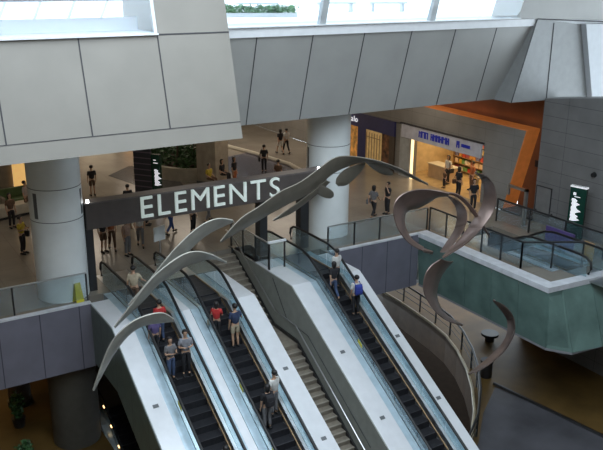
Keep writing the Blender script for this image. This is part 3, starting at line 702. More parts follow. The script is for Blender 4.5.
struct(MB().box(-8,7.42,-30,20,ZL-.3,ZL).box(7.42,9.6,4.6,20,ZL-.3,ZL), 'floor_lower_left', M_floor_amber, 'dim amber floor under the left slab', 'floor')
struct(MB().box(9.6,25.6,8.2,20,ZL-.3,ZL), 'floor_lower_rear', M_floor_amber, 'dim amber floor behind the void', 'floor')
struct(MB().box(-8,40,20,20.2,ZL,-2.4), 'wall_lower', mat('lower_wall_amber', (.16,.10,.04), .5, noise=.2), 'dim amber wall of the lower level', 'wall')
struct(MB().box(-8,40,-30,20,ZB-.2,ZB), 'floor_basement', M_darkfloor, 'dark brown floor of the basement level', 'floor')
rm = MB()
for (a, b) in zip(rim, rim[1:]):
    A3, B3 = Vector((*a,0)), Vector((*b,0)); n = (B3-A3).normalized(); n = Vector((n.y,-n.x,0))*.06
    rm.hull8([A3+Vector((0,0,ZL-1.5)),B3+Vector((0,0,ZL-1.5)),B3-n+Vector((0,0,ZL-1.5)),A3-n+Vector((0,0,ZL-1.5))],[A3+Vector((0,0,ZL)),B3+Vector((0,0,ZL)),B3-n+Vector((0,0,ZL)),A3-n+Vector((0,0,ZL))])
struct(rm, 'wall_void', M_brown, 'curved brown fascia under the rim of the void', 'wall')
struct(MB().tube([(a,b,ZL+.02) for a, b in rim], .07, 6), 'trim_11', M_rimline, 'light edge strip along the curved void', 'trim')
t = empty('curved_railing', (0,0,0), 0, 'curved dark railing round the void of the lower level', 'railing')
rr = [Vector((a+.25,b+.0,ZL)) for a, b in rim]
dense = []
for a, b in zip(rr, rr[1:]):
    dense.append(a)
dense.append(rr[-1])
for a in dense: MB().box(a.x-.03,a.x+.03,a.y-.03,a.y+.03,ZL,ZL+1.0).build('post', M_black, t)
MB().tube([a+Vector((0,0,1.0)) for a in dense], .05, 8).build('handrail', M_black, t, smooth=True)
for zz in (.35,.65): MB().tube([a+Vector((0,0,zz)) for a in dense], .018, 6).build('rail_wire', M_black, t, smooth=True)
# round dark bench and bin near the railing
t = empty('round_bench', (26.2,-.9,ZL), 0, 'dark round bench beyond the curved railing', 'bench')
MB().cyl(0,0,.0,.3,.22,24).build('base', M_black, t, smooth=True); MB().cyl(0,0,.3,.42,.42,32).build('seat', M_black, t, smooth=True)
t = empty('litter_bin', (23.5,-3.4,ZL), 0, 'small black bin near the end of the curved railing', 'bin')
MB().cyl(0,0,0,.75,.26,20).build('body', M_black, t, smooth=True); MB().cyl(0,0,.75,.82,.29,20).build('lid', M_dsteel, t, smooth=True)
def potted(x, y, z, h, lab, seed):
    t = empty('potted_plant', (x,y,z), 0, lab, 'plant')
    MB().cyl(0,0,0,.4,.2,16,r2=.27).build('pot', M_black, t, smooth=True)
    leaf_cloud('foliage', t, M_leaf, [(0,0,h*.7,.35,.35,h*.35),(0,0,h*.45,.25,.25,h*.2)], 160, .12, seed)
potted(4.75,3.2,ZL,1.5,'dark potted plant on the lower floor at bottom left',4)
potted(4.4,.6,ZL,.9,'small dark potted plant nearest the bottom left corner',8)

# ------------------------------------------------------------------ planter and trees, far left of the floor
pl = empty('curved_planter', (17.6,16.4,0), 0, 'long curved pale planter full of green shrubs', 'planter')
ell = [(2.2*math.cos(a), 3.25*math.sin(a)) for a in [2*PI*i/40 for i in range(40)]]
w1_ = MB()
for a, b in zip(ell, ell[1:]+ell[:1]):
    w1_.hull8([(a[0],a[1],0),(b[0],b[1],0),(b[0]*.93,b[1]*.95,0),(a[0]*.93,a[1]*.95,0)], [(a[0]*1.03,a[1]*1.02,.75),(b[0]*1.03,b[1]*1.02,.75),(b[0]*.9,b[1]*.93,.75),(a[0]*.9,a[1]*.93,.75)])
w1_.build('wall', M_planter, pl)
MB().cyl(0,0,.0,.6,1.9,32).build('soil', M_bark, pl)
shr = leaf_cloud('foliage', pl, M_leaf, [(1.4*math.cos(a),2.6*math.sin(a),.95,.75,.9,.5) for a in [i*2*PI/9 for i in range(9)]]+[(0,1.2*k,1.1,.8,.9,.55) for k in (-1,0,1)], 260, .13, 12)
for i, (dx, dy, h) in enumerate(((-.9,1.6,3.2),(.2,2.9,3.6),(.9,-.2,3.4),(-.6,-1.4,2.5))):
    t = empty('indoor_tree', (17.5+dx,16.4+dy*.85,.6), 0, ['slender indoor tree at the left of the planter','slender indoor tree at the back of the planter','slender indoor tree behind the square pillar','short indoor tree at the near end of the planter'][i], 'tree', None)
    MB().tube([(0,0,0),(.05,.02,h*.5),(0,.05,h*.75)], [.07,.05,.03], 8).build('trunk', M_bark, t)
    leaf_cloud('foliage', t, M_leaf, [(0,0,h*.72,.8,.8,.7),(.3,.2,h*.9,.5,.5,.4),(-.35,-.1,h*.6,.45,.45,.35)], 170, .13, 20+i)
# left side: beige wall block, sofas, lit panel
struct(MB().box(-8,8.1,17.3,17.6,0,5.6), 'wall_left_shop', M_beige_wall, 'beige wall behind the left column', 'wall')
t = tag(MB().box(-.35,.35,-.05,0,0,3.2).build('lit_poster', mat('lit_poster', (.7,.4,.15), .5, emit=(1,.6,.2), estr=.6)), 'warm lit panel at the end of the beige wall', 'poster'); t.location = (8.6,17.2,0)
struct(MB().box(8.1,8.25,17.3,25,0,5.6), 'wall_left_end', M_beige_wall, 'end of the beige wall', 'wall')
def sofa(x, y, rz, lab):
    t = empty('sofa', (x,y,0), rz, lab, 'sofa'); MB().box(-.9,.9,-.4,.4,0,.42).build('seat', M_sofa, t, bevel=.05); MB().box(-.9,.9,.28,.45,.42,.85).build('backrest', M_sofa, t, bevel=.05)
    for s_ in (-1,1): MB().box(s_*.9-.1,s_*.9+.1,-.4,.42,0,.6).build('armrest', M_beige_wall, t, bevel=.04)
sofa(7.7,13.6,.2,'green sofa by the beige wall behind the left column')
t = empty('low_bench', (6.9,11.8,0), .25, 'long beige padded bench behind the left column', 'bench')
MB().box(-1.8,1.6,-.35,.35,.12,.6).build('seat', M_planter, t, bevel=.04); MB().box(-1.7,1.5,-.3,.3,0,.12).build('base', M_black, t)
# caution sign
t = empty('caution_sign', (6.72,.28,0), .2, 'yellow folding caution sign standing before the left column', 'sign')
for s_ in (-1,1):
    MB().hull8([(-.15,s_*.16,0),(.15,s_*.16,0),(.15,s_*.14,0),(-.15,s_*.14,0)], [(-.11,s_*.02,.72),(.11,s_*.02,.72),(.11,s_*.0,.72),(-.11,s_*.0,.72)]).build('board', M_yellow, t)
# small white notice stand
t = empty('notice_stand', (10.9,3.0,0), .3, 'white notice board on a stand at the top of the escalators', 'sign')
MB().box(-.28,.28,-.02,.02,.75,1.35).build('board', M_column, t); MB().box(-.03,.03,-.02,.02,0,.75).build('post', M_ssteel, t); MB().box(-.2,.2,-.15,.15,0,.03).build('base', M_ssteel, t)
# distant shop glows on the far wall
for i, x in enumerate((11,14.5,18,21.5,24.6)):
    t = empty('far_shopfront', (x,33.9,0), 0, ['far glowing shopfront, leftmost in the row', 'far glowing shopfront second from the left', 'far glowing shopfront above the planter', 'far glowing shopfront right of the pillar','far orange shopfront beside the right wall'][i], 'shopfront')
    MB().box(-1.3,1.3,-.1,0,0,2.8).build('window', mat('far_shop_%d' % (i % 2), ((.7,.55,.35),(.6,.3,.1))[i % 2], .5, noise=.4, nscale=2, emit=((1,.8,.55),(1,.45,.15))[i % 2], estr=.7), t)
    MB().box(-1.5,1.5,-.2,0,2.8,3.4).build('fascia_board', (M_navy,M_brownpanel)[i % 2], t)

# ceiling downlights (their glow mirrors in the polished floor)
k = 0
for x in (-2, 2.5, 7, 11.5, 16, 20.5, 25):
    for y in (4.5, 9.5, 15, 21, 27):
        o = MB().cyl(0,0,-.04,0,.13,14).build('ceiling_downlight', M_glow); o.location = (x+.3*((y*7)%2),y,5.6)
        tag(o, 'round recessed downlight in the mall ceiling', 'lamp', 'downlights in the mall ceiling')
for (x, y, p) in ((0,7,110),(7,8,75),(13.5,8,55),(20,6.5,90),(25.5,6,150),(3,20,300),(12,20,420),(20,20,330),(25.5,18,300),(12,29,400),(20,29,300)):
    area('mall_light', (x,y,5.5), 3.6, p*.53, (1,.86,.70))
for (x, y, p, c) in ((2,5,32,(1,.62,.22)),(5,10,36,(1,.6,.2)),(28,3.5,60,(1,.66,.28)),(30.5,-6,32,(1,.62,.25)),(27.2,10,50,(1,.66,.28)),(14,11,20,WARM)):
    area('lower_light', (x,y,-2.9), 1.5, p*.75, c)

# ------------------------------------------------------------------ hanging sculptures
RIB = {
'R1':([(5.09, -6.6, 0.38), (5.4, -6.6, 1.11), (5.74, -6.6, 1.71), (6.24, -6.6, 2.09), (6.74, -6.6, 2.21), (7.2, -6.6, 2.17), (7.52, -6.6, 1.91)],[(5.21, -6.2, 0.13), (5.45, -6.2, 0.48), (5.8, -6.2, 1.0), (6.26, -6.2, 1.5), (6.74, -6.2, 1.72), (7.25, -6.2, 1.69), (7.67, -6.2, 1.63)]),
'R2':([(5.92, -6.2, 1.89), (6.5, -6.2, 2.5), (7.12, -6.2, 3.12), (7.85, -6.2, 3.54), (8.34, -6.2, 3.64), (8.86, -6.2, 3.48), (9.4, -6.2, 3.12)],[(6.05, -5.8, 1.68), (6.9, -5.8, 2.26), (7.46, -5.8, 2.72), (8.18, -5.8, 3.04), (8.82, -5.8, 3.15), (9.17, -5.8, 3.13), (9.59, -5.8, 2.94)]),
'R3':([(6.55, -5.6, 2.17), (7.25, -5.6, 2.82), (7.89, -5.6, 3.46), (8.53, -5.6, 3.96), (9.01, -5.6, 4.21), (9.47, -5.6, 4.28), (9.92, -5.6, 4.16)],[(6.7, -5.2, 1.97), (7.63, -5.2, 2.48), (8.35, -5.2, 3.06), (8.91, -5.2, 3.49), (9.35, -5.2, 3.73), (9.82, -5.2, 3.87), (10.16, -5.2, 3.96)]),
'R4':([(9.77, -5.0, 3.34), (10.46, -5.0, 3.93), (11.1, -5.0, 4.22), (11.89, -5.0, 4.6), (12.63, -5.0, 4.82), (13.27, -5.0, 5.14), (13.84, -5.0, 5.43), (14.35, -5.0, 5.47), (15.17, -5.0, 5.31), (16.02, -5.0, 5.04), (17.0, -5.0, 4.6), (17.99, -5.0, 4.02)],[(9.97, -4.6, 3.15), (10.99, -4.6, 3.51), (11.61, -4.6, 3.74), (12.42, -4.6, 4.02), (13.03, -4.6, 4.2), (13.65, -4.6, 4.52), (14.2, -4.6, 4.83), (14.85, -4.6, 5.01), (15.55, -4.6, 5.04), (16.34, -4.6, 4.81), (17.25, -4.6, 4.37), (18.35, -4.6, 3.85)]),
'R4b':([(11.86, -4.6, 3.57), (12.39, -4.6, 3.82), (12.84, -4.6, 4.03), (13.38, -4.6, 4.32), (13.89, -4.6, 4.63)],[(11.99, -4.4, 3.47), (12.62, -4.4, 3.6), (13.12, -4.4, 3.83), (13.67, -4.4, 4.13), (14.19, -4.4, 4.48)]),
'P1':([(15.47, -4.6, 5.02), (14.97, -4.6, 4.97), (14.57, -4.6, 4.85), (14.33, -4.6, 4.64), (14.29, -4.6, 4.44)],[(15.64, -4.4, 4.92), (15.46, -4.4, 4.69), (15.17, -4.4, 4.45), (14.85, -4.4, 4.28), (14.52, -4.4, 4.29)]),
'P2':([(15.44, -4.7, 5.09), (15.9, -4.7, 5.0), (16.3, -4.7, 4.83), (16.57, -4.7, 4.62), (16.62, -4.7, 4.51)],[(15.66, -4.4, 4.97), (15.93, -4.4, 4.74), (16.29, -4.4, 4.52), (16.6, -4.4, 4.41), (16.85, -4.4, 4.38)]),
'P3':([(13.34, -4.6, 4.43), (13.65, -4.6, 4.47), (13.97, -4.6, 4.34), (14.18, -4.6, 4.18), (14.22, -4.6, 4.07)],[(13.49, -4.4, 4.33), (13.71, -4.4, 4.12), (13.95, -4.4, 3.98), (14.2, -4.4, 3.91), (14.34, -4.4, 3.95)]),
'R5':([(15.66, -8.6, 4.89), (15.14, -8.6, 5.06), (14.52, -8.6, 5.18), (13.96, -8.6, 5.15), (13.64, -8.6, 4.96), (13.57, -8.6, 4.64), (13.73, -8.6, 4.16), (14.13, -8.6, 3.65), (14.61, -8.6, 3.31), (15.18, -8.6, 3.1)],[(16.37, -7.8, 4.55), (15.96, -7.8, 4.54), (15.56, -7.8, 4.4), (15.17, -7.8, 4.3), (14.82, -7.8, 4.28), (14.67, -7.8, 4.16), (14.69, -7.8, 3.83), (14.92, -7.8, 3.37), (15.39, -7.8, 2.99), (15.9, -7.8, 2.74)]),
'R5b':([(16.41, -7.9, 4.5), (16.81, -7.9, 4.28), (17.1, -7.9, 3.97), (17.18, -7.9, 3.62), (17.04, -7.9, 3.27), (16.76, -7.9, 2.97), (16.41, -7.9, 2.66)],[(16.66, -7.5, 4.38), (16.94, -7.5, 4.09), (17.1, -7.5, 3.76), (17.09, -7.5, 3.38), (16.95, -7.5, 3.06), (16.71, -7.5, 2.79), (16.48, -7.5, 2.52)]),
'R6':([(16.86, -8.4, 5.36), (17.35, -8.4, 5.17), (17.74, -8.4, 4.79), (17.9, -8.4, 4.31), (17.76, -8.4, 3.86), (17.33, -8.4, 3.43), (16.76, -8.4, 3.06), (16.07, -8.4, 2.82), (15.79, -8.4, 2.74)],[(17.36, -7.9, 5.17), (17.65, -7.9, 4.92), (17.82, -7.9, 4.53), (17.79, -7.9, 4.07), (17.56, -7.9, 3.69), (17.21, -7.9, 3.31), (16.81, -7.9, 2.93), (16.37, -7.9, 2.64), (16.21, -7.9, 2.53)]),
'R8':([(15.93, -8.0, 4.74), (16.52, -8.0, 4.62), (17.06, -8.0, 4.27), (17.65, -8.0, 3.64), (18.18, -8.0, 2.89)],[(16.03, -7.9, 4.67), (16.58, -7.9, 4.51), (17.08, -7.9, 4.14), (17.67, -7.9, 3.5), (18.26, -7.9, 2.84)]),
'R7':([(15.52, -8.6, 2.82), (15.13, -8.6, 2.67), (14.91, -8.6, 2.38), (14.89, -8.6, 1.92), (15.15, -8.6, 1.43), (15.55, -8.6, 0.96), (16.09, -8.6, 0.56), (16.67, -8.6, 0.31)],[(16.51, -8.1, 2.4), (16.23, -8.1, 2.18), (16.0, -8.1, 1.88), (15.91, -8.1, 1.49), (15.98, -8.1, 1.12), (16.23, -8.1, 0.71), (16.65, -8.1, 0.33), (17.17, -8.1, 0.01)]),
'R9':([(17.73, -8.8, 1.03), (18.38, -8.8, 0.63), (18.82, -8.8, 0.09), (18.9, -8.8, -0.49), (18.58, -8.8, -0.97), (18.05, -8.8, -1.28), (17.42, -8.8, -1.45), (16.88, -8.8, -1.44)],[(18.18, -8.4, 0.74), (18.59, -8.4, 0.32), (18.93, -8.4, -0.14), (19.0, -8.4, -0.64), (18.76, -8.4, -1.04), (18.27, -8.4, -1.33), (17.73, -8.4, -1.57), (17.3, -8.4, -1.73)]),
}
def catmull(P, n=6):
    P = [Vector(p) for p in P]; Q = [P[0]*2-P[1]]+P+[P[-1]*2-P[-2]]; out = []
    for i in range(1, len(Q)-2):
        for k in range(n):
            t_ = k/n; a, b, c, d = Q[i-1], Q[i], Q[i+1], Q[i+2]
            out.append(.5*((2*b)+(c-a)*t_+(2*a-5*b+4*c-d)*t_*t_+(3*b-a-3*c+d)*t_**3))
    out.append(P[-1]); return out
def ribbon(key, name, m, th=.03, parent=None):
    A, B = RIB[key]; A = catmull(A); B = catmull(B); v = []; fa = []; K = 4; n = len(A)
    for i in range(n):
        for side in (0, 1):
            for k in range(K+1):
                s_ = k/K; p = A[i].lerp(B[i], s_)
                t_ = (A[min(i+1,n-1)]+B[min(i+1,n-1)]-A[max(i-1,0)]-B[max(i-1,0)])
                nn = t_.cross(B[i]-A[i])
                if nn.length < 1e-9: nn = Vector((0,-1,0))
                nn.normalize()
                if nn.y > 0: nn = -nn
                w_ = (B[i]-A[i]).length
                p = p+nn*(w_*.06*(1-(2*s_-1)**2)) + nn*(th/2 if side == 0 else -th/2)
                v.append(tuple(p))
    R_ = 2*(K+1)
    for i in range(n-1):
        a = i*R_; b = a+R_
        for k in range(K):
            fa.append((a+k,a+k+1,b+k+1,b+k)); fa.append((a+K+1+k,b+K+1+k,b+K+2+k,a+K+2+k))
        fa.append((a,b,b+K+1,a+K+1)); fa.append((a+K,a+2*K+1,b+2*K+1,b+K))
    for a in (0, (n-1)*R_):
        for k in range(K): fa.append((a+k,a+K+1+k,a+K+2+k,a+k+1))
    me = bpy.data.meshes.new(name); me.from_pydata(v, [], fa); me.materials.append(m)
    bm = bmesh.new(); bm.from_mesh(me); bmesh.ops.recalc_face_normals(bm, faces=bm.faces); bm.to_mesh(me); bm.free()
    for p in me.polygons: p.use_smooth = True
    try: me.set_sharp_from_angle(angle=math.radians(50))
    except Exception: pass
    o = bpy.data.objects.new(name, me); COL.objects.link(o)
    if parent: o.parent = parent
    return o, A, B
def sculpture(keys, label, m, cables):
    t = empty('hanging_sculpture', (0,0,0), 0, label, 'sculpture')
    for k in keys:
        o, A, B = ribbon(k, 'blade', m, parent=t)
        if False:
            for fr in cables[k]:
                p = A[int(fr*(len(A)-1))].lerp(B[int(fr*(len(B)-1))], .5)
                MB().tube([p, (p.x, p.y, 16.0)], .004, 5).build('cable', M_ssteel, t)
    return t
sculpture(['R1'], 'silver crescent blade, lowest of the three at the left', M_silver, {'R1':(.5,.9)})
sculpture(['R2'], 'silver crescent blade, middle of the three at the left', M_silver, {'R2':(.4,.8)})
sculpture(['R3'], 'silver crescent blade just below the sign letters', M_silver, {'R3':(.4,.8)})
sculpture(['R4','R4b','P1','P2','P3'], 'long arched silver ribbon with leaf petals before the white column', M_taupe, {'R4':(.35,.65)})
sculpture(['R5','R5b','R8','R6','R7'], 'looping bronze ribbon hanging before the teal bridge', M_copper, {'R5':(.3,),'R6':(.2,)})
sculpture(['R9'], 'bronze crescent blade, lowest at the right', M_copper, {'R9':(.2,.6)})

# ------------------------------------------------------------------ people
HEAD = [(0,0,1.47),(0,.0,1.54)]
def skin_mesh(name, verts, edges, radii, sub=1, root=0):
    me = bpy.data.meshes.new(name); me.from_pydata(verts, edges, [])
    o = bpy.data.objects.new('tmp', me); COL.objects.link(o)
    sk = o.modifiers.new('s', 'SKIN'); sk.use_smooth_shade = True
    for i, rr_ in enumerate(radii):
        sv = me.skin_vertices[0].data[i]; sv.radius = rr_ if isinstance(rr_, tuple) else (rr_, rr_); sv.use_root = (i == root)
    ss = o.modifiers.new('u', 'SUBSURF'); ss.levels = sub; ss.render_levels = sub
    bpy.context.view_layer.update()
    out = bpy.data.meshes.new_from_object(o.evaluated_get(bpy.context.evaluated_depsgraph_get())); out.name = name
    bpy.data.objects.remove(o); 
    for p in out.polygons: p.use_smooth = True
    return out
def pose_points(pose):
    """joint positions; the figure faces -Y; x positive = its left"""
    P = dict(pel=(0,0,.95), wai=(0,.01,1.08), che=(0,.0,1.28), nb=(0,.01,1.42))
    for s_, n in ((1,'L'),(-1,'R')):
        P['sh'+n] = (s_*.185,.01,1.38); P['hip'+n] = (s_*.09,0,.90)
        P['el'+n] = (s_*.23,.03,1.10); P['wr'+n] = (s_*.23,-.04,.86)
        P['kn'+n] = (s_*.095,-.02,.49); P['an'+n] = (s_*.10,.03,.08); P['to'+n] = (s_*.12,-.13,.035)
    if pose == 'walk':
        P['knL'] = (.09,-.16,.51); P['anL'] = (.09,-.26,.12); P['toL'] = (.1,-.42,.07)
        P['knR'] = (-.09,.05,.48); P['anR'] = (-.09,.32,.16); P['toR'] = (-.1,.22,.035)
        P['elR'] = (-.23,-.06,1.12); P['wrR'] = (-.20,-.25,.98); P['elL'] = (.24,.13,1.13); P['wrL'] = (.22,.12,.88)
    if pose == 'rail':
        P['elR'] = (-.30,-.08,1.14); P['wrR'] = (-.40,-.25,1.02)
    if pose == 'hold':
        P['elR'] = (-.24,-.03,1.12); P['wrR'] = (-.10,-.24,1.18); P['elL'] = (.24,-.03,1.12); P['wrL'] = (.10,-.24,1.2)
    if pose == 'phone':
        P['elL'] = (.25,-.10,1.20); P['wrL'] = (.12,-.14,1.46)
    if pose == 'sit':
        for s_, n in ((1,'L'),(-1,'R')):
            P['kn'+n] = (s_*.11,-.42,.93); P['an'+n] = (s_*.11,-.44,.52); P['to'+n] = (s_*.12,-.60,.48)
            P['wr'+n] = (s_*.14,-.28,.98)
    return P
BODY = {}
def body_meshes(pose):
    if pose in BODY: return BODY[pose]
    P = pose_points(pose)
    # body: continuous skin
    V = []; E_ = []; R_ = []
    def av(p, r_, par=None):
        V.append(p); R_.append(r_)
        if par is not None: E_.append((par, len(V)-1))
        return len(V)-1
    def chain(pts, par):
        for p, r_ in pts: par = av(p, r_, par)
        return par
    mid = lambda a, b, t_=.5: tuple(a[i]+(b[i]-a[i])*t_ for i in range(3))
    pel = av(P['pel'], (.14,.10)); wai = av(P['wai'], (.125,.09), pel); che = av(P['che'], (.15,.105), wai); nb = av(P['nb'], (.075,.07), che)
    hd_ = chain([((0,0,1.49),.055),((0,-.012,1.545),.066),((0,-.008,1.61),.088),((0,.0,1.68),.086),((0,.005,1.73),.05)], nb)
    for n in 'LR':
        s_ = 1 if n == 'L' else -1
        e = chain([(P['sh'+n],.058),(mid(P['sh'+n],P['el'+n]),.046),(P['el'+n],.038),(mid(P['el'+n],P['wr'+n]),.036),(P['wr'+n],.024)], che)
        W_ = Vector(P['wr'+n]); D = (W_-Vector(P['el'+n])).normalized(); X_ = Vector((0,-1,0)) if abs(D.y) < .8 else Vector((s_,0,0))
        X_ = (X_-D*X_.dot(D)).normalized(); Nn = D.cross(X_)
        pm_ = av(tuple(W_+D*.055), (.034,.018), e)
        for q, ln in ((-.027,.058),(-.009,.07),(.009,.075),(.027,.066)):
            b = W_+D*.10+X_*q; k1 = av(tuple(b), .0085, pm_); k2 = av(tuple(b+D*ln*.55+Nn*.006*s_), .008, k1); av(tuple(b+D*ln*.9+Nn*.02*s_), .006, k2)
        th_ = av(tuple(W_+D*.04+X_*.042), .010, pm_); av(tuple(W_+D*.085+X_*.062), .0085, th_)
        chain([(P['hip'+n],.09),(mid(P['hip'+n],P['kn'+n]),.076),(P['kn'+n],.054),(mid(P['kn'+n],P['an'+n],.35),.055),(P['an'+n],.036),(P['to'+n],.034)], pel)
    body = skin_mesh('body_'+pose, V, E_, R_)
    # shirt
    V = []; E_ = []; R_ = []
    b0 = av((P['pel'][0],P['pel'][1],P['pel'][2]-.04), (.165,.125)); b1 = av(P['wai'], (.155,.115), b0); b2 = av(P['che'], (.178,.13), b1); b3 = av((0,.01,1.405), (.10,.09), b2)
    for n in 'LR': chain([(P['sh'+n],.076),(mid(P['sh'+n],P['el'+n],.45),.066),(mid(P['sh'+n],P['el'+n],.8),.060)], b2)
    shirt = skin_mesh('shirt_'+pose, V, E_, R_)
    def legs(t_, nm, rk=1.0):
        nonlocal V, E_, R_
        V = []; E_ = []; R_ = []
        c = av((P['pel'][0],P['pel'][1],P['pel'][2]+.03), (.15,.115)); c2 = av((0,0,P['pel'][2]-.05), (.155,.12), c)
        for n in 'LR':
            pts = [(P['hip'+n],.105),(mid(P['hip'+n],P['kn'+n]),.092)]
            if t_ >= 1: pts += [(P['kn'+n],.074*rk),(mid(P['kn'+n],P['an'+n]),.066*rk),(mid(P['kn'+n],P['an'+n],.9),.058*rk)]
            else: pts += [(mid(P['hip'+n],P['kn'+n],.9),.085)]
            chain(pts, c2)
        return skin_mesh(nm+pose, V, E_, R_)
    trousers = legs(1, 'trousers_'); shorts = legs(0, 'shorts_')
    # hair cap
    bm = bmesh.new(); bmesh.ops.create_icosphere(bm, subdivisions=3, radius=1)
    for v in bm.verts:
        c = v.co.copy(); k_ = 1.0
        v.co = Vector((c.x*.103, .018+c.y*.113, 1.665+c.z*.103))
        if v.co.y < -.045 and v.co.z < 1.70: v.co.y = -.045
        if v.co.z < 1.60: v.co.z = 1.60-(1.60-v.co.z)*.3
    hs = bpy.data.meshes.new('hair_short'); bm.to_mesh(hs); bm.free()
    bm = bmesh.new(); bmesh.ops.create_icosphere(bm, subdivisions=3, radius=1)
    for v in bm.verts:
        c = v.co.copy(); v.co = Vector((c.x*.108, .022+c.y*.118, 1.665+c.z*(.105 if c.z > 0 else .26)))
        if v.co.y < -.04 and v.co.z < 1.71: v.co.y = -.01
    hl = bpy.data.meshes.new('hair_long'); bm.to_mesh(hl); bm.free()
    for h_ in (hs, hl):
        for p in h_.polygons: p.use_smooth = True
    # face
    fm = MB(); fm.hull8([(-.012,-.088,1.60),(.012,-.088,1.60),(.012,-.07,1.60),(-.012,-.07,1.60)], [(-.006,-.09,1.655),(.006,-.09,1.655),(.006,-.075,1.655),(-.006,-.075,1.655)], 0)
    nose = fm; 
    fo = nose.build('nose', [M_black]); nose_me = fo.data; bpy.data.objects.remove(fo)
    def piece(nm, mb):
        eo = mb.build(nm, [M_black]); q = eo.data; bpy.data.objects.remove(eo); return q
    eyes = [piece('eye', MB().box(s_*.034-.012,s_*.034+.012,-.093,-.08,1.642,1.652)) for s_ in (-1,1)]
    mouth = piece('mouth', MB().box(-.022,.022,-.085,-.07,1.565,1.573))
    ears = [piece('ear', MB().tube([(s_*.083,.0,1.60),(s_*.1,.012,1.63),(s_*.086,.012,1.66)], [.008,.014,.008], 6)) for s_ in (-1,1)]
    shoes = []
    for n in 'LR':
        a, b = Vector(P['an'+n]), Vector(P['to'+n]); h_ = a+Vector((0,.05,-.045))
        so = MB().tube([h_+Vector((0,.02,0)), h_, b+Vector((0,.06,.01)), b+Vector((0,-.04,-.005)), b+Vector((0,-.07,-.01))], [.03,.048,.052,.045,.02], 8, sx=.95).build('shoe', [M_black], smooth=True)
        shoes.append(so.data); bpy.data.objects.remove(so)
    for me in (body, shirt, trousers, shorts, hs, hl):
        me.materials.clear(); me.materials.append(M_black)
    BODY[pose] = dict(body=body, shirt=shirt, trousers=trousers, shorts=shorts, hs=hs, hl=hl, nose=nose_me, eyes=eyes, ears=ears, mouth=mouth, shoes=shoes, P=P)
    return BODY[pose]
SKIN = [plain('skin_a', (.50,.31,.21), .5), plain('skin_b', (.40,.24,.16), .5)]
HAIR = [plain('hair_black', (.012,.010,.010), .5), plain('hair_brown', (.05,.025,.015), .5)]
CM = {}
def cloth(c):
    if c not in CM: CM[c] = plain('cloth_%d' % len(CM), c, .85)
    return CM[c]
def person(x, y, z, rz, pose, top, bot, label, hair='s', bag=None, skirt=False, scale=1.0, shorts=False, group=None, sk=0):
    B = body_meshes(pose); k = scale*.93
    z = z-(.47*k if pose == 'sit' else 0)
    t = empty('person', (x,y,z), rz, label, 'person', group); t.scale = (k,k,k)
    def add(nm, me, m_):
        o = bpy.data.objects.new(nm, me); COL.objects.link(o); o.parent = t
        o.material_slots[0].link = 'OBJECT'; o.material_slots[0].material = m_; return o
    add('body', B['body'], SKIN[sk]); add('shirt', B['shirt'], cloth(top)); add('shorts' if shorts else 'trousers', B['shorts' if shorts else 'trousers'], cloth(bot))
    add('hair', B['h'+hair], HAIR[0]); add('nose', B['nose'], SKIN[sk]); [add('eye', q, M_black) for q in B['eyes']]; [add('ear', q, SKIN[sk]) for q in B['ears']]; add('mouth', B['mouth'], M_black); [add('shoe', q, M_black) for q in B['shoes']]
    if bag:
        kind, c = bag
        if kind == 'backpack':
            g = MB(); g.prism([(.13,1.0),(.26,.98),(.29,1.1),(.27,1.34),(.2,1.42),(.13,1.40)], -.15, .15, 'x'); g.box(-.1,.1,.28,.31,1.03,1.2)
            bp_ = tag(g.build('backpack', cloth(c), bevel=.02), label='backpack')
            bp_.parent = t; bp_['label'] = 'backpack'
            for s_ in (-1,1):
                MB().tube([(s_*.11,.14,1.38),(s_*.12,.02,1.47),(s_*.12,-.135,1.38),(s_*.13,-.145,1.2),(s_*.15,.0,1.08)], .018, 6).build('backpack_strap', cloth(c), bp_)
        else:
            g = MB(); s_ = 1; g.prism([(-.16,.72),(.16,.72),(.18,.98),(-.18,.98)], .25, .37, 'x')
            o = g.build('shoulder_bag', cloth(c), t, bevel=.02)
            MB().tube([(.3,-.14,.97),(.22,-.1,1.25),(.15,0,1.47),(.2,.1,1.25),(.3,.14,.97)], .012, 6).build('bag_strap', cloth(c), o)
    return t
def step_z(y):
    yy = .55
    while yy-.4 > y: yy -= .4
    z = min(0, .916+T30*(yy-.2)); return 0 if z > -.02 else z
BLK=(.018,.018,.022); DBL=(.03,.045,.10); WHT=(.62,.62,.60); RED=(.45,.03,.03); GRY=(.16,.16,.17); BEI=(.42,.36,.26); YEL=(.55,.42,.05); PUR=(.10,.08,.20); JEA=(.05,.08,.16); ORG=(.42,.14,.06); BRN=(.12,.07,.045)
def rider(x, y, rz, *a, **k): return person(x, y, step_z(y)+.006, rz, *a, **k)
# leftmost escalator
rider(8.22,-1.35,PI*.9,'rail',BEI,BRN,'person in a pale beige shirt at the top of the leftmost escalator','s')
rider(8.55,-2.75,PI,'stand',RED,JEA,'person in a red shirt on the leftmost escalator','s',bag=('shoulder',BLK),scale=.95)
rider(8.2,-3.15,PI,'stand',PUR,BLK,'person in a purple top beside the red shirt on the leftmost escalator','l',scale=.9)
rider(8.32,-4.15,.2,'hold',GRY,JEA,'person in a grey top facing forward, left of the pair','l',scale=.93)
rider(8.86,-4.12,-.2,'hold',(.22,.23,.26),BLK,'person in a pale grey top with raised hands, right of the pair','s')
rider(8.45,-7.75,PI,'stand',PUR,BLK,'person in a violet shirt lowest on the leftmost escalator','s')
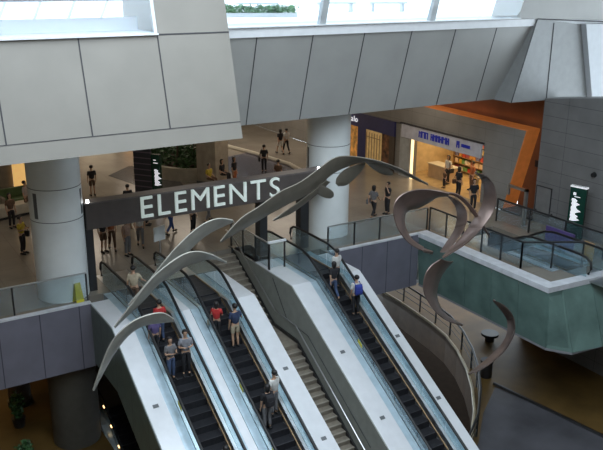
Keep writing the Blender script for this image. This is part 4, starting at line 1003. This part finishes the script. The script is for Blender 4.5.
# middle escalator
rider(10.45,-3.15,PI*.8,'hold',RED,BLK,'person in a dark red top carrying bags on the middle escalator','l',bag=('shoulder',BEI),scale=.88)
rider(10.95,-3.55,PI,'rail',DBL,BEI,'person in a dark blue shirt and beige shorts on the middle escalator','s',shorts=True)
rider(10.62,-6.35,PI,'stand',BLK,GRY,'person with a black backpack on the middle escalator','l',bag=('backpack',BLK))
rider(11.05,-6.05,PI*1.1,'rail',WHT,GRY,'person in a white shirt leaning on the rail of the middle escalator','s')
# right escalator
rider(15.95,-2.35,PI*1.05,'rail',WHT,BLK,'person in a white shirt near the top of the right escalator','s')
rider(15.55,-2.75,PI,'walk',BLK,JEA,'person in dark clothes behind the white shirt on the right escalator','l',scale=.95)
rider(16.05,-3.55,PI*.95,'rail',WHT,BLK,'person with a blue backpack on the right escalator','s',bag=('backpack',(.03,.05,.28)))
# on the upper floor
F = [
 (11.38,13.4,PI,'stand',BLK,BRN,'person in a black shirt standing alone on the pale floor behind the sign','s',None,True),
 (11.7,8.9,PI,'stand',BLK,BLK,'person in black passing right behind the sign board','s',None,False),
 (9.14,4.8,.3,'stand',BLK,BRN,'person in black under the sign, nearest the left post','s',None,True),
 (9.53,4.9,-.2,'walk',ORG,BRN,'person in a rust brown top under the sign','l',None,False),
 (9.85,3.9,.4,'phone',(.48,.34,.28),GRY,'person in a pale pink top walking under the sign','l',None,False),
 (10.7,4.7,-.3,'walk',WHT,GRY,'person in a white top under the first sign letter','s',None,False),
 (12.44,5.6,PI*.6,'walk',DBL,(.04,.08,.25),'person in blue jeans striding under the sign','s',None,False),
 (13.4,5.3,.5,'stand',GRY,BLK,'person in grey standing under the middle of the sign','s',None,False),
 (14.6,6.3,2.0,'walk',BLK,GRY,'person in dark clothes under the right half of the sign','l',None,False),
 (12.0,7.3,1.0,'stand',(.25,.28,.3),BLK,'person in a pale grey shirt further back under the sign','s',None,False),
 (6.23,6.3,.8,'hold',YEL,BLK,'person in a yellow shirt left of the left column','s',('shoulder',BLK),False),
 (6.6,10.0,.3,'stand',BRN,BLK,'person in brown standing at the left edge','l',None,False),
 (7.7,11.9,1.0,'stand',(.45,.38,.36),BRN,'person in a pale pink shirt beside the left column','s',None,False),
 (21.5,13.3,PI*.9,'stand',BLK,BLK,'person in black with a black bag on the slate floor','s',('shoulder',BLK),False),
 (24.69,16.9,PI,'walk',BLK,WHT,'person in a black top and white shorts, left of the strolling pair','l',None,True),
 (25.15,16.9,PI,'walk',WHT,BLK,'person in a white shirt, right of the strolling pair','s',None,False),
 (21.65,2.9,1.9,'walk',GRY,BLK,'person in grey with a bag, left of the couple before the shops','l',('shoulder',GRY),False),
 (22.6,3.05,-1.6,'phone',BLK,BLK,'person in black, right of the couple before the shops','s',None,False),
 (27.7,3.6,PI*.5,'stand',BLK,BLK,'person in a long black outfit at the bright shop entrance','l',('shoulder',BRN),False),
 (28.3,5.35,-PI*.5,'stand',BRN,BLK,'child in dark brown clothes at the bright shop','s',None,False),
 (29.0,5.9,-PI*.5,'stand',WHT,BLK,'person in a white and black top inside the bright shop','l',('shoulder',BLK),False),
 (29.2,4.2,-PI*.6,'stand',ORG,BRN,'person in orange inside the bright shop','s',None,False),
 (26.6,1.35,-.4,'stand',BLK,BLK,'person in black at the right end of the bright shop','l',None,False),
]
for (x, y, rz, pose, a, b, lab, h_, bag, shs) in F:
    person(x, y, .006 if 'inlay' not in lab else .02, rz, pose, a, b, lab, h_, bag=bag, shorts=shs, scale=.62 if lab.startswith('child') else 1.0, sk=0)
# seated by the pillar, each on a bench
bn = empty('pillar_bench', (17.25,10.9,0), .5, 'low dark bench in front of the square pillar', 'bench')
MB().box(-1.0,1.2,-.22,.22,.36,.44).build('seat', M_wood, bn)
for s_ in (-.85,1.05): MB().box(s_-.05,s_+.05,-.18,.18,0,.36).build('leg', M_black, bn)
person(16.75,10.65,.46,.4,'sit',YEL,BRN,'seated person in a yellowish top by the square pillar','s')
person(17.75,11.15,.46,.6,'sit',BLK,BLK,'seated person in black on the bench by the square pillar','l')
person(18.55,11.3,.02,.6,'stand',BLK,ORG,'person in a black top standing right of the pillar bench','l')
bn = empty('small_stool', (20.3,9.6,.012), 0, 'small round stool at the edge of the slate floor', 'stool')
MB().cyl(0,0,.38,.45,.22,20).build('seat', M_wood, bn, smooth=True); MB().cyl(0,0,0,.38,.05,12).build('pedestal', M_ssteel, bn)
person(20.3,9.6,.47,2.2,'sit',BRN,GRY,'seated person in brown on the small stool behind the last letter','s')
